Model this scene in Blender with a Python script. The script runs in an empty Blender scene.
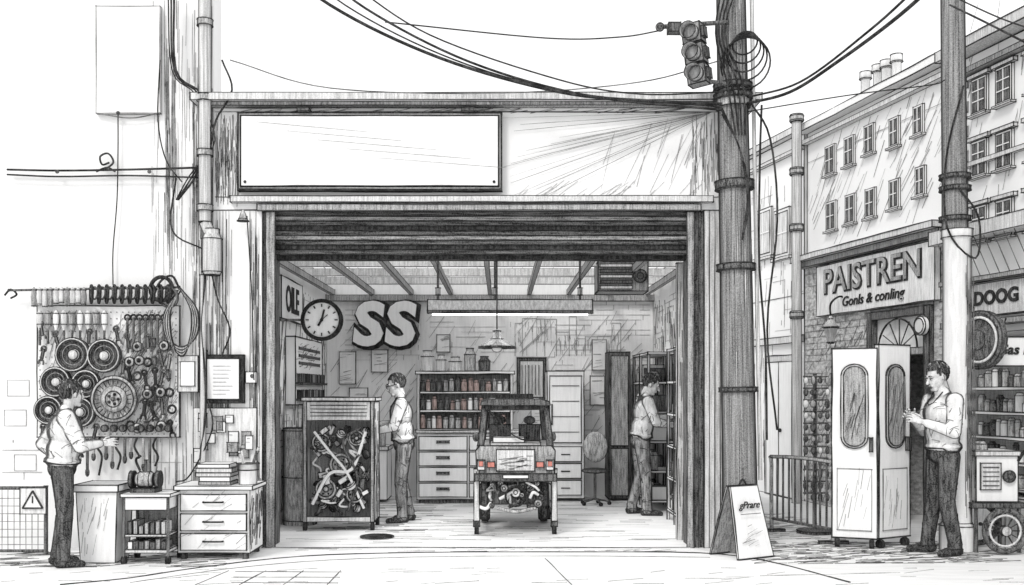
import bpy, math, random
from mathutils import Vector, Matrix
from mathutils.bvhtree import BVHTree
random.seed(7)
R=random.random
def U(a,b): return a+(b-a)*R()
sc=bpy.context.scene
# ---------------------------------------------------------------- world, sun, camera
w=bpy.data.worlds.new("World"); sc.world=w; w.use_nodes=True
nt=w.node_tree; nt.nodes.clear()
o=nt.nodes.new('ShaderNodeOutputWorld'); bg=nt.nodes.new('ShaderNodeBackground')
sky=nt.nodes.new('ShaderNodeTexSky'); sky.sky_type='NISHITA'; sky.sun_disc=False
sky.sun_elevation=math.radians(50); sky.sun_rotation=math.radians(215)
bw=nt.nodes.new('ShaderNodeRGBToBW'); mm=nt.nodes.new('ShaderNodeMath'); mm.operation='MULTIPLY_ADD'
mm.inputs[1].default_value=.12; mm.inputs[2].default_value=9.6
nt.links.new(sky.outputs[0],bw.inputs[0]); nt.links.new(bw.outputs[0],mm.inputs[0])
nt.links.new(mm.outputs[0],bg.inputs[0]); bg.inputs[1].default_value=.12
nt.links.new(bg.outputs[0],o.inputs[0])
sl=bpy.data.lights.new('sun','SUN'); sl.energy=1.5; sl.angle=math.radians(14); sl.color=(1,.985,.96)
so=bpy.data.objects.new('sun',sl); sc.collection.objects.link(so)
so.rotation_euler=Vector((.45,.8,-.9)).to_track_quat('-Z','Y').to_euler()
sc.view_settings.view_transform='Standard'; sc.view_settings.look='None'
sc.view_settings.exposure=0; sc.view_settings.gamma=1
cd=bpy.data.cameras.new('camera'); cam=bpy.data.objects.new('camera',cd); sc.collection.objects.link(cam)
cam.location=(0,0,1.6); cam.rotation_euler=(math.pi/2,0,0); cd.lens=35.156; cd.sensor_width=36
cd.shift_x=12/1024; cd.shift_y=97.5/1024; cd.clip_end=2000; sc.camera=cam
# ---------------------------------------------------------------- materials
def pencil(name,tone,con=.1,st=(40,40,4),rim=0,grain=.08,rot=0,col=None,rough=.85):
    m=bpy.data.materials.new(name); m.use_nodes=True; t=m.node_tree; N=t.nodes; L=t.links
    b=N['Principled BSDF']; b.inputs['Roughness'].default_value=rough
    b.inputs['Specular IOR Level'].default_value=.15
    g=N.new('ShaderNodeNewGeometry'); mp=N.new('ShaderNodeMapping')
    mp.inputs['Scale'].default_value=st; mp.inputs['Rotation'].default_value=(0,rot,0)
    L.new(g.outputs['Position'],mp.inputs['Vector'])
    n1=N.new('ShaderNodeTexNoise'); n1.inputs['Scale'].default_value=1; n1.inputs['Detail'].default_value=3
    L.new(mp.outputs[0],n1.inputs['Vector'])
    r1=N.new('ShaderNodeMapRange'); r1.inputs[1].default_value=.36; r1.inputs[2].default_value=.64
    r1.inputs[3].default_value=tone-con; r1.inputs[4].default_value=tone+con
    L.new(n1.outputs[0],r1.inputs[0])
    n2=N.new('ShaderNodeTexNoise'); n2.inputs['Scale'].default_value=90; n2.inputs['Detail'].default_value=2
    L.new(g.outputs['Position'],n2.inputs['Vector'])
    r2=N.new('ShaderNodeMapRange'); r2.inputs[1].default_value=.35; r2.inputs[2].default_value=.65
    r2.inputs[3].default_value=-grain; r2.inputs[4].default_value=grain
    L.new(n2.outputs[0],r2.inputs[0])
    a=N.new('ShaderNodeMath'); a.operation='ADD'; a.use_clamp=True
    L.new(r1.outputs[0],a.inputs[0]); L.new(r2.outputs[0],a.inputs[1]); out=a.outputs[0]
    mx=N.new('ShaderNodeMath'); mx.operation='MINIMUM'; mx.inputs[1].default_value=.88
    L.new(out,mx.inputs[0]); out=mx.outputs[0]
    mn=N.new('ShaderNodeMath'); mn.operation='MAXIMUM'; mn.inputs[1].default_value=.015
    L.new(out,mn.inputs[0]); out=mn.outputs[0]
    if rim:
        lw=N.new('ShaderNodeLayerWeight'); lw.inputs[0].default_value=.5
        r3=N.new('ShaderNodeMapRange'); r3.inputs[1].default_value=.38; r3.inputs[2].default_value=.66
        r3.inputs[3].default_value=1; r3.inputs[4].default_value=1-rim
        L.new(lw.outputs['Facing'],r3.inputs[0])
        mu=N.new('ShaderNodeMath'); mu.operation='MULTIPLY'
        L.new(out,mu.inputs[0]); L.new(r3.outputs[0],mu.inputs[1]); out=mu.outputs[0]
    if col:
        c=N.new('ShaderNodeCombineColor')
        for i in range(3):
            q=N.new('ShaderNodeMath'); q.operation='MULTIPLY'; q.inputs[1].default_value=col[i]
            L.new(out,q.inputs[0]); L.new(q.outputs[0],c.inputs[i])
        out=c.outputs[0]
    L.new(out,b.inputs['Base Color']); return m
INK=pencil('ink',.035,.03,(8,8,8),grain=.03)
INKL=pencil('graphite_light',.34,.12,(6,6,6),grain=.1)
INKM=pencil('graphite_mid',.15,.09,(6,6,6),grain=.06)
WHITE=pencil('white_paint',.86,.04,(30,30,3),grain=.02)
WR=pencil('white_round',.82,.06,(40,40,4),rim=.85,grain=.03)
PLAST=pencil('plaster',.87,.02,(1.2,1.2,.5),grain=.015)
FLOOR=pencil('floor_concrete',.82,.06,(1.5,14,1),grain=.03)
PAVE=pencil('pavement_concrete',.84,.05,(2,10,1),grain=.03)
LG=pencil('light_grey',.62,.13,(50,50,4),grain=.07)
LGd=pencil('light_grey_diag',.74,.13,(60,60,5),rot=.6,grain=.05)
MG=pencil('mid_grey',.34,.13,(60,60,5),grain=.09)
MGH=pencil('mid_grey_h',.27,.15,(4,40,70),grain=.1)
DG=pencil('dark_grey',.12,.07,(60,60,6),grain=.05)
DGH=pencil('dark_grey_h',.09,.06,(4,40,80),grain=.05)
BK=pencil('black',.035,.025,(40,40,6),grain=.02)
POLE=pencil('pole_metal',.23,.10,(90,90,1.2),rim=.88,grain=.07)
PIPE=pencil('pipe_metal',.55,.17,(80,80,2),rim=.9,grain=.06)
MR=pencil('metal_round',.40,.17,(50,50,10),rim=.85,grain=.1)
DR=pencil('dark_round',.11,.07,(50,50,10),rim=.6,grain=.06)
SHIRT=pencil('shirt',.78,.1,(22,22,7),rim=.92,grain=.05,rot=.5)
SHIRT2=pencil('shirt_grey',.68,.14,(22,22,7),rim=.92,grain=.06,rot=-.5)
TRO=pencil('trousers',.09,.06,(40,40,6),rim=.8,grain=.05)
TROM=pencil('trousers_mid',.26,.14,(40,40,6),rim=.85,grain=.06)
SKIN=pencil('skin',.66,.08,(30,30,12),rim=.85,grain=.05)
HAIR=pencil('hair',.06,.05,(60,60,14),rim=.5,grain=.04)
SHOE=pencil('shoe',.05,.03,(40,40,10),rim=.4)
RED=pencil('tail_light',.6,.1,(30,30,10),col=(.9,.36,.3))
RUST=pencil('jar_brown',.46,.2,(40,40,10),col=(.8,.62,.58))
BRW=pencil('brick_wall',.55,.17,(14,14,26),grain=.1)
def daylightmat():  # see-through roof sheet, added so daylight reaches the interior
    m=bpy.data.materials.new('added_daylight_roof'); m.use_nodes=True; t=m.node_tree; t.nodes.clear()
    o=t.nodes.new('ShaderNodeOutputMaterial'); mx=t.nodes.new('ShaderNodeMixShader'); mx.inputs[0].default_value=.12
    a=t.nodes.new('ShaderNodeBsdfTransparent'); b=t.nodes.new('ShaderNodeBsdfTranslucent')
    t.links.new(a.outputs[0],mx.inputs[1]); t.links.new(b.outputs[0],mx.inputs[2]); t.links.new(mx.outputs[0],o.inputs[0]); return m
DAYROOF=daylightmat()
def emis(name,s):
    m=bpy.data.materials.new(name); m.use_nodes=True; b=m.node_tree.nodes['Principled BSDF']
    b.inputs['Emission Color'].default_value=(1,1,1,1); b.inputs['Emission Strength'].default_value=s; return m
TUBE=emis('lit_tube',1.3)
# ---------------------------------------------------------------- mesh builder
def empty(name,parent=None):
    e=bpy.data.objects.new(name,None); sc.collection.objects.link(e)
    if parent: e.parent=parent
    return e
def usphere(c,r,rot=None,nu=14,nv=8):
    vs=[];fs=[]; c=Vector(c)
    if not hasattr(r,'__len__'): r=(r,r,r)
    vs.append(Vector((0,0,r[2])))
    for j in range(1,nv):
        a=math.pi*j/nv
        for i in range(nu):
            b=2*math.pi*i/nu
            vs.append(Vector((r[0]*math.sin(a)*math.cos(b),r[1]*math.sin(a)*math.sin(b),r[2]*math.cos(a))))
    vs.append(Vector((0,0,-r[2])))
    for i in range(nu):
        fs.append((0,1+i,1+(i+1)%nu))
        for j in range(nv-2):
            a=1+j*nu+i; b=1+j*nu+(i+1)%nu
            fs.append((a,a+nu,b+nu,b))
        l=1+(nv-2)*nu
        fs.append((l+i,len(vs)-1,l+(i+1)%nu))
    return [c+((rot@v) if rot else v) for v in vs],fs
def frame(ax):
    ax=ax.normalized(); t=Vector((0,0,1)) if abs(ax.z)<.9 else Vector((1,0,0))
    a=ax.cross(t).normalized(); return a,ax.cross(a).normalized()
def smooth(pts,k=6):
    pts=[Vector(p) for p in pts]; out=[]
    P=[pts[0]*2-pts[1]]+pts+[pts[-1]*2-pts[-2]]
    for i in range(1,len(P)-2):
        for j in range(k):
            t=j/k; a,b,c,d=P[i-1],P[i],P[i+1],P[i+2]
            out.append(.5*((2*b)+(c-a)*t+(2*a-5*b+4*c-d)*t*t+(3*b-a-3*c+d)*t**3))
    out.append(pts[-1]); return out
class M:
    def __init__(s,name,parent=None,d=10):
        s.name=name;s.parent=parent;s.v=[];s.f=[];s.mi=[];s.sm=[];s.mats=[];s.T=Matrix();s.lw=.00046*d
    def add(s,vs,fs,mat,sm=False,raw=False):
        if mat not in s.mats: s.mats.append(mat)
        k=s.mats.index(mat); n=len(s.v)
        s.v+= [tuple(v) for v in vs] if raw else [tuple(s.T@Vector(v)) for v in vs]
        for f in fs: s.f.append(tuple(i+n for i in f)); s.mi.append(k); s.sm.append(sm)
    def line(s,p,q,r=None,mat=None,wob=1,over=0):
        r=s.lw if r is None else r*s.lw
        p=s.T@Vector(p); q=s.T@Vector(q); d=q-p; L=d.length
        if L<1e-4: return
        if over: p=p-d/L*over*R(); q=q+d/L*over*R()
        n=max(1,min(10,int(L/.28))) ; a,b=frame(d); vs=[];fs=[]
        ph=R()*6
        for i in range(n+1):
            t=i/n; c=p.lerp(q,t)
            if 0<i<n: c=c+(a*U(-1,1)+b*U(-1,1))*r*.7*wob
            rr=r*(.75+.45*abs(math.sin(ph+t*2.6)))*(.6 if (i==0 or i==n) and n>1 else 1)
            for k in range(4):
                an=k*math.pi/2+.785; vs.append(c+(a*math.cos(an)+b*math.sin(an))*rr*1.2)
        for i in range(n):
            for k in range(4): fs.append((i*4+k,i*4+(k+1)%4,i*4+4+(k+1)%4,i*4+4+k))
        s.add(vs,fs,mat or INK,raw=True)
    def pl(s,pts,r=None,mat=None,close=False):
        pts=list(pts)
        if close: pts.append(pts[0])
        for a,b in zip(pts,pts[1:]): s.line(a,b,r,mat,wob=.4)
    def box(s,x0,x1,y0,y1,z0,z1,mat,ink=1,im=None):
        if x0>x1:x0,x1=x1,x0
        if y0>y1:y0,y1=y1,y0
        if z0>z1:z0,z1=z1,z0
        c=[(x,y,z) for x in(x0,x1) for y in(y0,y1) for z in(z0,z1)]
        s.add(c,[(0,1,3,2),(4,6,7,5),(0,4,5,1),(2,3,7,6),(0,2,6,4),(1,5,7,3)],mat)
        if ink:
            for a,b in((0,1),(2,3),(4,5),(6,7),(0,2),(1,3),(4,6),(5,7),(0,4),(1,5),(2,6),(3,7)):
                s.line(c[a],c[b],ink,im,over=s.lw*2)
    def ext(s,pts,vec,mat,ink=1):
        pts=[Vector(p) for p in pts]; vec=Vector(vec); n=len(pts)
        vs=pts+[p+vec for p in pts]
        s.add(vs,[tuple(range(n)),tuple(range(2*n-1,n-1,-1))]+[(i,i+n,(i+1)%n+n,(i+1)%n) for i in range(n)],mat)
        if ink:
            for i in range(n):
                s.line(vs[i],vs[(i+1)%n],ink); s.line(vs[i+n],vs[(i+1)%n+n],ink)
                if n<10: s.line(vs[i],vs[i+n],ink)
    def lathe(s,c,ax,prof,mat,n=20,rings=(),ir=1,cap=True):
        c=Vector(c); ax=Vector(ax).normalized(); a,b=frame(ax); vs=[];fs=[]
        for r,h in prof:
            for k in range(n):
                t=2*math.pi*k/n; vs.append(c+ax*h+(a*math.cos(t)+b*math.sin(t))*r)
        for i in range(len(prof)-1):
            for k in range(n): fs.append((i*n+k,i*n+(k+1)%n,(i+1)*n+(k+1)%n,(i+1)*n+k))
        s.add(vs,fs,mat,True)
        if cap:
            s.add(vs[:n],[tuple(range(n))],mat); s.add(vs[-n:],[tuple(range(n))],mat)
        for i in rings: s.pl(vs[i*n:i*n+n],ir,close=True)
    def cyl(s,p,q,r,mat,r2=None,n=14,ink=1):
        p=Vector(p);q=Vector(q);L=(q-p).length
        s.lathe(p,q-p,[(r,0),(r if r2 is None else r2,L)],mat,n,(0,1) if ink else (),ink or 1)
    def tube(s,pts,r,mat,n=6,k=5):
        pts=smooth(pts,k) if k>1 else [Vector(p) for p in pts]; vs=[];fs=[]
        pa=None
        for i,p in enumerate(pts):
            d=(pts[min(i+1,len(pts)-1)]-pts[max(i-1,0)])
            if pa is None: a,b=frame(d)
            else:
                dn=d.normalized(); a=(pa-dn*pa.dot(dn)).normalized(); b=dn.cross(a)
            pa=a
            for j in range(n):
                t=2*math.pi*j/n; vs.append(p+(a*math.cos(t)+b*math.sin(t))*r)
        for i in range(len(pts)-1):
            for j in range(n): fs.append((i*n+j,i*n+(j+1)%n,(i+1)*n+(j+1)%n,(i+1)*n+j))
        s.add(vs,fs,mat,True)
    def ring(s,c,ax,Rr,r,mat,n=28,m=6):
        c=Vector(c); a,b=frame(Vector(ax))
        p=[c+(a*math.cos(t)+b*math.sin(t))*Rr for t in [2*math.pi*i/n for i in range(n+1)]]
        s.tube(p,r,mat,m,1)
    def ball(s,c,r,mat,rot=None,nu=14,nv=8):
        v,f=usphere(c,r,rot,nu,nv); s.add(v,f,mat,True)
    def text(s,txt,mat,size,loc,rz=0,ext=.004,off=0,spacing=1,tilt=0,sx=1,skew=0):
        cu=bpy.data.curves.new('t','FONT'); cu.body=txt; cu.size=size; cu.extrude=ext; cu.offset=off
        cu.align_x='CENTER'; cu.align_y='CENTER'; cu.space_character=spacing; cu.shear=skew; cu.resolution_u=3
        ob=bpy.data.objects.new('t',cu); sc.collection.objects.link(ob)
        me=bpy.data.meshes.new_from_object(ob.evaluated_get(bpy.context.evaluated_depsgraph_get()))
        T=Matrix.Translation(loc)@Matrix.Rotation(rz,4,'Z')@Matrix.Rotation(math.pi/2,4,'X')@Matrix.Rotation(tilt,4,'Z')@Matrix.Diagonal((sx,1,1,1))
        s.add([T@v.co for v in me.vertices],[tuple(p.vertices) for p in me.polygons],mat)
        bpy.data.objects.remove(ob); bpy.data.meshes.remove(me)
    def hatch(s,o,u,v,n,L=(.1,.3),ang=.7,r=.6,mat=None,jit=.15,nrm=None):
        """n pencil strokes on the parallelogram o + a*u + b*v"""
        o=Vector(o);u=Vector(u);v=Vector(v); un=u.normalized(); vn=v.normalized()
        for i in range(n):
            a,b=R(),R(); p=o+u*a+v*b; t=ang+U(-jit,jit); l=U(*L)
            q=p+(un*math.cos(t)+vn*math.sin(t))*l
            e=q-o; ea=e.dot(un)/u.length; eb=e.dot(vn)/v.length
            if not(0<=ea<=1 and 0<=eb<=1): continue
            s.line(p,q,r*U(.6,1.2),mat or INKL)
    def build(s):
        me=bpy.data.meshes.new(s.name); me.from_pydata(s.v,[],s.f)
        for m in s.mats: me.materials.append(m)
        me.polygons.foreach_set('material_index',s.mi); me.polygons.foreach_set('use_smooth',s.sm); me.update()
        ob=bpy.data.objects.new(s.name,me); sc.collection.objects.link(ob)
        if s.parent: ob.parent=s.parent
        return ob
D=10.13
def X(u,d=D): return (u-500)*d/1000
def Z(v,d=D): return 1.6-(v-390)*d/1000
def W(u,v,d=D): return Vector((X(u,d),d,Z(v,d)))
# ---------------------------------------------------------------- ground
g=M('ground'); g.add([(-400,-200,-.13),(400,-200,-.13),(400,900,-.13),(-400,900,-.13)],[(0,1,2,3)],PAVE); g.build()
g=M('road'); g.add([(-60,-8,-.12),(60,-8,-.12),(60,6.9,-.12),(-60,6.9,-.12)],[(0,1,2,3)],LG)
for i in range(-10,10): g.box(i*3,i*3+1.4,1.0,1.12,-.118,-.114,WHITE,0)
g.build()
g=M('pavement'); g.box(-60,60,7.05,60,-.129,0,PAVE,0); g.box(-60,60,6.9,7.048,-.129,.004,LG,0)
g.lw=.0055; g.T=Matrix.Translation((0,0,.002))
g.pl(smooth([Vector((X(u,d),d,0)) for u,d in((60,8.2),(130,8.5),(200,9.0),(300,9.6),(420,9.83),(560,9.86),(700,9.8),(770,9.3),(850,8.3))],4),1.3,INK)
g.pl(smooth([Vector((X(u,d),d,0)) for u,d in((130,8.3),(230,8.95),(330,9.4),(450,9.6),(600,9.62),(710,9.55))],4),.6,INKM)
g.pl([Vector((X(u,d),d,0)) for u,d in((0,9.3),(60,9.25),(160,9.2))],.6,INKL)
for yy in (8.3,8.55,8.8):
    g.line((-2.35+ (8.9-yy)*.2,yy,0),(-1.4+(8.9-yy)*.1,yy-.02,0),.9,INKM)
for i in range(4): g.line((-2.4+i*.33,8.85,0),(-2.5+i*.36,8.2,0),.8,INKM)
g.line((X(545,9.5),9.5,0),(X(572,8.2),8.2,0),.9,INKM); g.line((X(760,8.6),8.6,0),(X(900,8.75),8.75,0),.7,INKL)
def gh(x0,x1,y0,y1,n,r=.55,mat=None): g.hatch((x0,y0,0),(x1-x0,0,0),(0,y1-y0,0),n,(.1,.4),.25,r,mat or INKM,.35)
gh(-4.8,-2.5,9.0,9.9,200); gh(2.3,4.9,9.2,10.6,320); gh(2.4,3.8,10.6,13,140,.6,INKL); gh(-2.1,1.8,9.9,10.1,40,.5,INKL)  # pencil strokes draw contact shade onto the pavement around standing objects
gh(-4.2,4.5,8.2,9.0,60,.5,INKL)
g.build()
# ---------------------------------------------------------------- garage building
GB=empty('garage_building')
LX,RX=X(272),X(690); BY=15.0; CZ=3.0; IL,IR=-2.6,2.3
a=M('walls',GB)
zp=Z(210)-.003
a.box(X(213),X(262),D,D+.35,0,zp,WHITE,.8)
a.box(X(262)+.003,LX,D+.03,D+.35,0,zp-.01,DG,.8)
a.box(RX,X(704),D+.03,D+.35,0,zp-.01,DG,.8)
a.box(X(704)+.003,X(722),D,D+.35,0,zp,LG,1)
for i in range(6): a.line((RX+.03+i*.055,D-.004,0),(RX+.03+i*.055,D-.004,zp),.8,INK)
for i in range(5): a.line((X(217+i*3),D-.004,.02),(X(217+i*3),D-.004,zp),U(.4,.8),INKM)
a.line((X(250),D-.004,.02),(X(250),D-.004,zp),.8,INKM); a.line((X(256),D-.004,.02),(X(256),D-.004,zp),.8)
a.hatch((X(214),D-.004,.1),(.18,0,0),(0,0,3.3),120,(.3,.8),1.57,.5,INKM,.02)
a.hatch((X(250),D-.004,.1),(.11,0,0),(0,0,3.3),90,(.3,.8),1.57,.5,INKM,.01)
a.box(X(213),IL,D+.352,BY+.2,0,3.3,WHITE,.6)
a.box(IR,IR+.2,D+.352,BY+.2,0,3.3,WHITE,.6)
a.box(IL+.002,IR-.002,BY,BY+.19,0,3.29,WHITE,.6)
a.box(X(213),X(722),D,D+.35,Z(210),Z(108),PLAST,1)
a.hatch((X(215),D-.004,Z(208)),(.26,0,0),(0,0,.98),150,(.15,.5),1.57,.5,INKM,.05)
a.hatch((X(690),D-.004,Z(208)),(.3,0,0),(0,0,.98),80,(.15,.4),1.57,.5,INKM,.06)
a.hatch((X(505),D-.004,Z(205)),(2.0,0,0),(0,0,.25),90,(.15,.4),.7,.4,INKL,.2)
a.hatch((X(600),D-.004,Z(195)),(1.1,0,0),(0,0,.8),70,(.3,.7),1.2,.4,INKL,.15)
a.hatch((X(240),D-.004,Z(114)),(4.6,0,0),(0,0,.06),160,(.1,.3),.2,.5,INKM,.1)  # dense strokes draw the shade under the cornice
for v in (112,197): a.line((X(215),D-.004,Z(v)),(X(722),D-.004,Z(v)),1)
a.build()
a=M('interior_floor',GB); a.box(LX,RX,D-.02,D+.36,.001,.006,FLOOR,0); a.box(IL+.003,IR-.003,D+.362,BY-.003,.001,.006,FLOOR,0); a.line((LX,D-.02,.01),(RX,D-.02,.01),1,INKM)
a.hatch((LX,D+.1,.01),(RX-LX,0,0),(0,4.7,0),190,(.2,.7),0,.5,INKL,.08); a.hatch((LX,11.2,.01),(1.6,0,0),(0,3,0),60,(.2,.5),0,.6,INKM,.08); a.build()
a=M('cornice',GB)
a.box(X(195),X(758),D-.16,D+.4,Z(104),Z(97),LG,1); a.box(X(205),X(748),D-.1,D+.36,Z(108)+.002,Z(104)-.003,MG,.8)
a.box(X(232),X(712),D-.07,D-.003,Z(203),Z(197),LG,1); a.box(X(258),X(700),D-.05,D-.003,Z(211),Z(205),MG,1)
a.build()
a=M('roller_shutter',GB)
z=Z(210)-.003; n=0
while z>Z(250):
    a.box(LX+.002,RX-.002,D+.06+n*.012,D+.1+n*.012,z-.045,z-.004,(DGH,MGH,DGH,BK)[n%4],.7); z-=.047; n+=1
a.box(LX+.002,RX-.002,D+.12+n*.01,D+.3,z-.05,z-.003,BK,1)
a.box(LX-.06,LX+.03,D-.005,D+.02,0,Z(212),MG,.9); a.box(RX-.03,RX+.04,D-.005,D+.02,0,Z(212),MG,.9)
a.build()
a=M('roof',GB)
for i in range(9):
    x=IL+.1+i*(IR-IL-.2)/8; a.box(x-.025,x+.025,D+.36,BY-.01,CZ+.02,CZ+.1,MG,.7,INK)
for y in (11.2,12.2,13.2,14.2): a.box(IL+.003,IR-.003,y-.03,y+.03,CZ+.103,CZ+.2,LG,.6,INKM)
a.box(IL+.003,IR-.003,BY-.1,BY-.004,CZ-.07,CZ+.018,MG,.7)
a.add([(IL,D+.3,CZ+.26),(IR,D+.3,CZ+.26),(IR,BY,CZ+.26),(IL,BY,CZ+.26)],[(0,1,2,3)],DAYROOF)  # added sheet in place of a closed roof, lets daylight in
for i in range(170):
    x=U(IL+.05,IR-.05); y=U(D+.5,14); a.line((x,y,CZ+.22),(x,y+U(.3,1),CZ+.22),.6,INKM if i%3 else INKL)
a.build()
def bricks(m,fx,x0,x1,z0,z1,rows=.075,bl=.22,p=.8,r=.5,mat=None):
    """mortar-line drawing on a wall; fx(x,z)->point"""
    z=z0;k=0
    while z<z1:
        x=x0
        while x<x1-.02:
            e=min(x+bl*U(1,3),x1)
            if R()<p: m.line(fx(x,z),fx(e,z),r*U(.6,1.2),mat or INKL,wob=.5)
            x=e
        x=x0+(bl/2 if k%2 else 0)
        while x<x1:
            if R()<p*.8 and x>x0: m.line(fx(x,z),fx(x,min(z+rows,z1)),r,mat or INKL)
            x+=bl
        z+=rows;k+=1
a=M('wall_brickwork',GB,14); f=lambda x,z:(x,BY-.004,z)
bricks(a,f,X(345,BY),X(420,BY),Z(360,BY),Z(305,BY),p=.45); bricks(a,f,X(555,BY),X(650,BY),Z(470,BY),Z(300,BY),p=.5)
bricks(a,f,X(430,BY),X(555,BY),Z(362,BY),Z(320,BY),p=.3)
x=X(515,BY)
while x<X(612,BY):
    wd=U(.1,.22); h=U(.25,.6); b=Z(356,BY); a.pl([(x,BY-.006,b),(x,BY-.006,b+h),(x+wd,BY-.006,b+h),(x+wd,BY-.006,b)],.7,INKL)
    a.hatch((x,BY-.006,b),(wd,0,0),(0,0,h),10,(.05,.2),1.57,.5); x+=wd
a.hatch((IL+.05,BY-.008,.9),(4.7,0,0),(0,0,1.9),170,(.15,.5),.9,.5,INKL,.2)
f=lambda y,z:(IL+.004,y,z); bricks(a,f,10.6,14.9,.1,2.9,p=.25)
f=lambda y,z:(IR-.004,y,z); bricks(a,f,10.6,14.9,1.9,2.9,p=.25)
a.hatch((IL+.006,10.6,.1),(0,4.3,0),(0,0,2.8),170,(.2,.5),1.3,.6,INKM,.15); a.hatch((IR-.006,10.6,1.9),(0,4.3,0),(0,0,1),90,(.2,.5),1.3,.6,INKM,.15)
a.build()
# blank sign board
a=M('sign_board')
x0,x1,z0,z1=X(240),X(502),Z(192),Z(115)
a.box(x0,x1,D-.1,D-.005,z0,z1,BK,1.2); a.box(x0+.04,x1-.04,D-.115,D-.1,z0+.04,z1-.04,WHITE,1)
a.pl([(x0+.02,D-.104,z0+.02),(x1-.02,D-.104,z0+.02),(x1-.02,D-.104,z1-.02),(x0+.02,D-.104,z1-.02)],.7,LG,True)
for u in (306,468): a.box(X(u)-.06,X(u)+.06,D-.155,D-.02,z1+.003,z1+.03,DG,.8)
for i in range(5): a.line((x0+.2+i*.3,D-.118,z1-.1-i*.09),(x0+1.3+i*.35,D-.118,z1-.2-i*.09),.4,INKL)
for cx in (x0+.08,x1-.08): a.ball((cx,D-.118,z0+.08),.015,BK)
a.build()
# ---------------------------------------------------------------- left plaster wall and its things
a=M('plaster_wall'); a.box(-16,X(212),D+.05,D+.34,0,9,PLAST,0); 
a.hatch((X(150),D+.045,0),(X(200)-X(150),0,0),(0,0,5.6),130,(.3,.9),1.57,.45,INKL,.03)
a.hatch((X(190),D+.045,0),(X(211)-X(190),0,0),(0,0,5.6),230,(.3,.9),1.57,.55,INKM,.02)
a.hatch((X(162),D+.045,2.6),(X(176)-X(162),0,0),(0,0,3.),70,(.3,.9),1.57,.5,INKM,.02)
f=lambda x,z:(x,D+.045,z)
bricks(a,f,X(0),X(40),Z(480),Z(440),p=.3); bricks(a,f,X(120),X(180),Z(470),Z(440),p=.5)
for u,v in ((2,410),(12,455),(5,380)): a.pl([f(X(u),Z(v)),f(X(u+22),Z(v)),f(X(u+22),Z(v+16)),f(X(u),Z(v+16))],.5,INKL,True)
a.build()
a=M('blank_poster'); a.box(X(96),X(160),D-.0,D+.04,Z(113),Z(6),WHITE,1,INKM)
a.tube([W(118,112),W(118,150),W(117,200),W(113,250),W(113,285)],.006,INK)
a.tube([W(96,113),W(130,118),W(160,113)],.006,INKM); a.ball(W(118,113,D-.02),.02,DG); a.build()
a=M('wall_cable')
a.T=Matrix.Translation((0,-.02,0))
a.tube([W(8,170),W(60,171),W(130,170),W(200,168)],.011,INK); a.tube([W(8,175),W(60,177),W(130,176),W(200,178)],.009,INK)
a.tube([W(104,171),W(114,163),W(109,154),W(101,157),W(103,165),W(110,163)],.01,INK); a.tube([W(97,172),W(108,168),W(116,172)],.01,INK)
for u in (58,150): a.ball(W(u,172,D-.01),.02,DG)
a.build()
a=M('wall_cable'); dd=D-.12
for k in range(3):
    a.tube([W(168+k*3,-10,dd),W(172+k*2,70,dd),W(196+k*3,95,dd),W(215-k*4,140,dd),W(190+k*3,175,dd),W(176+k,200,dd)],.007+.002*k,INK)
a.tube([W(176,178,dd),W(172,230,dd),W(205,250,dd)],.009,INK)
a.tube([W(160,60,dd),W(158,120,dd),W(166,160,dd),W(182,182,dd)],.007,INK)
a.tube([W(205,275,dd),W(202,330,dd),W(206,400,dd),W(200,460,dd)],.012,INK)
a.tube([W(212,275,dd),W(218,300,dd),W(230,330,dd),W(222,355,dd)],.008,INK)
a.tube([W(222,60,dd),W(232,90,dd),W(216,120,dd),W(210,150,dd)],.01,INK)
a.tube([W(208,400,dd),W(212,430,dd),W(190,475,dd),W(176,482,dd)],.008,INK)
a.build()
a=M('drain_pipe'); dd=D-.1
a.cyl(W(205,-60,dd),W(205,222,dd),.065,PIPE); a.cyl(W(205,222,dd),W(212,238,dd),.06,PIPE)
for v in (20,95,150,205): a.cyl(W(205,v,dd),W(205,v+6,dd),.08,MR)
a.lathe(W(212,275,dd),(0,0,1),[(.08,0),(.1,.03),(.1,.36),(.075,.42),(.075,.46)],PIPE,18,(0,1,2,4))
a.cyl(W(203,275,dd),W(203,470,dd),.03,PIPE); a.build()
a=M('door_bell'); a.lathe(W(243,214,D-.12),(0,0,-1),[(.01,-.04),(.03,0),(.045,.05),(.06,.07)],MR,12,(2,3)); a.tube([W(247,216,D-.08),W(252,300,D-.05),W(254,380,D-.05)],.006,INK); a.build()
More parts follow.
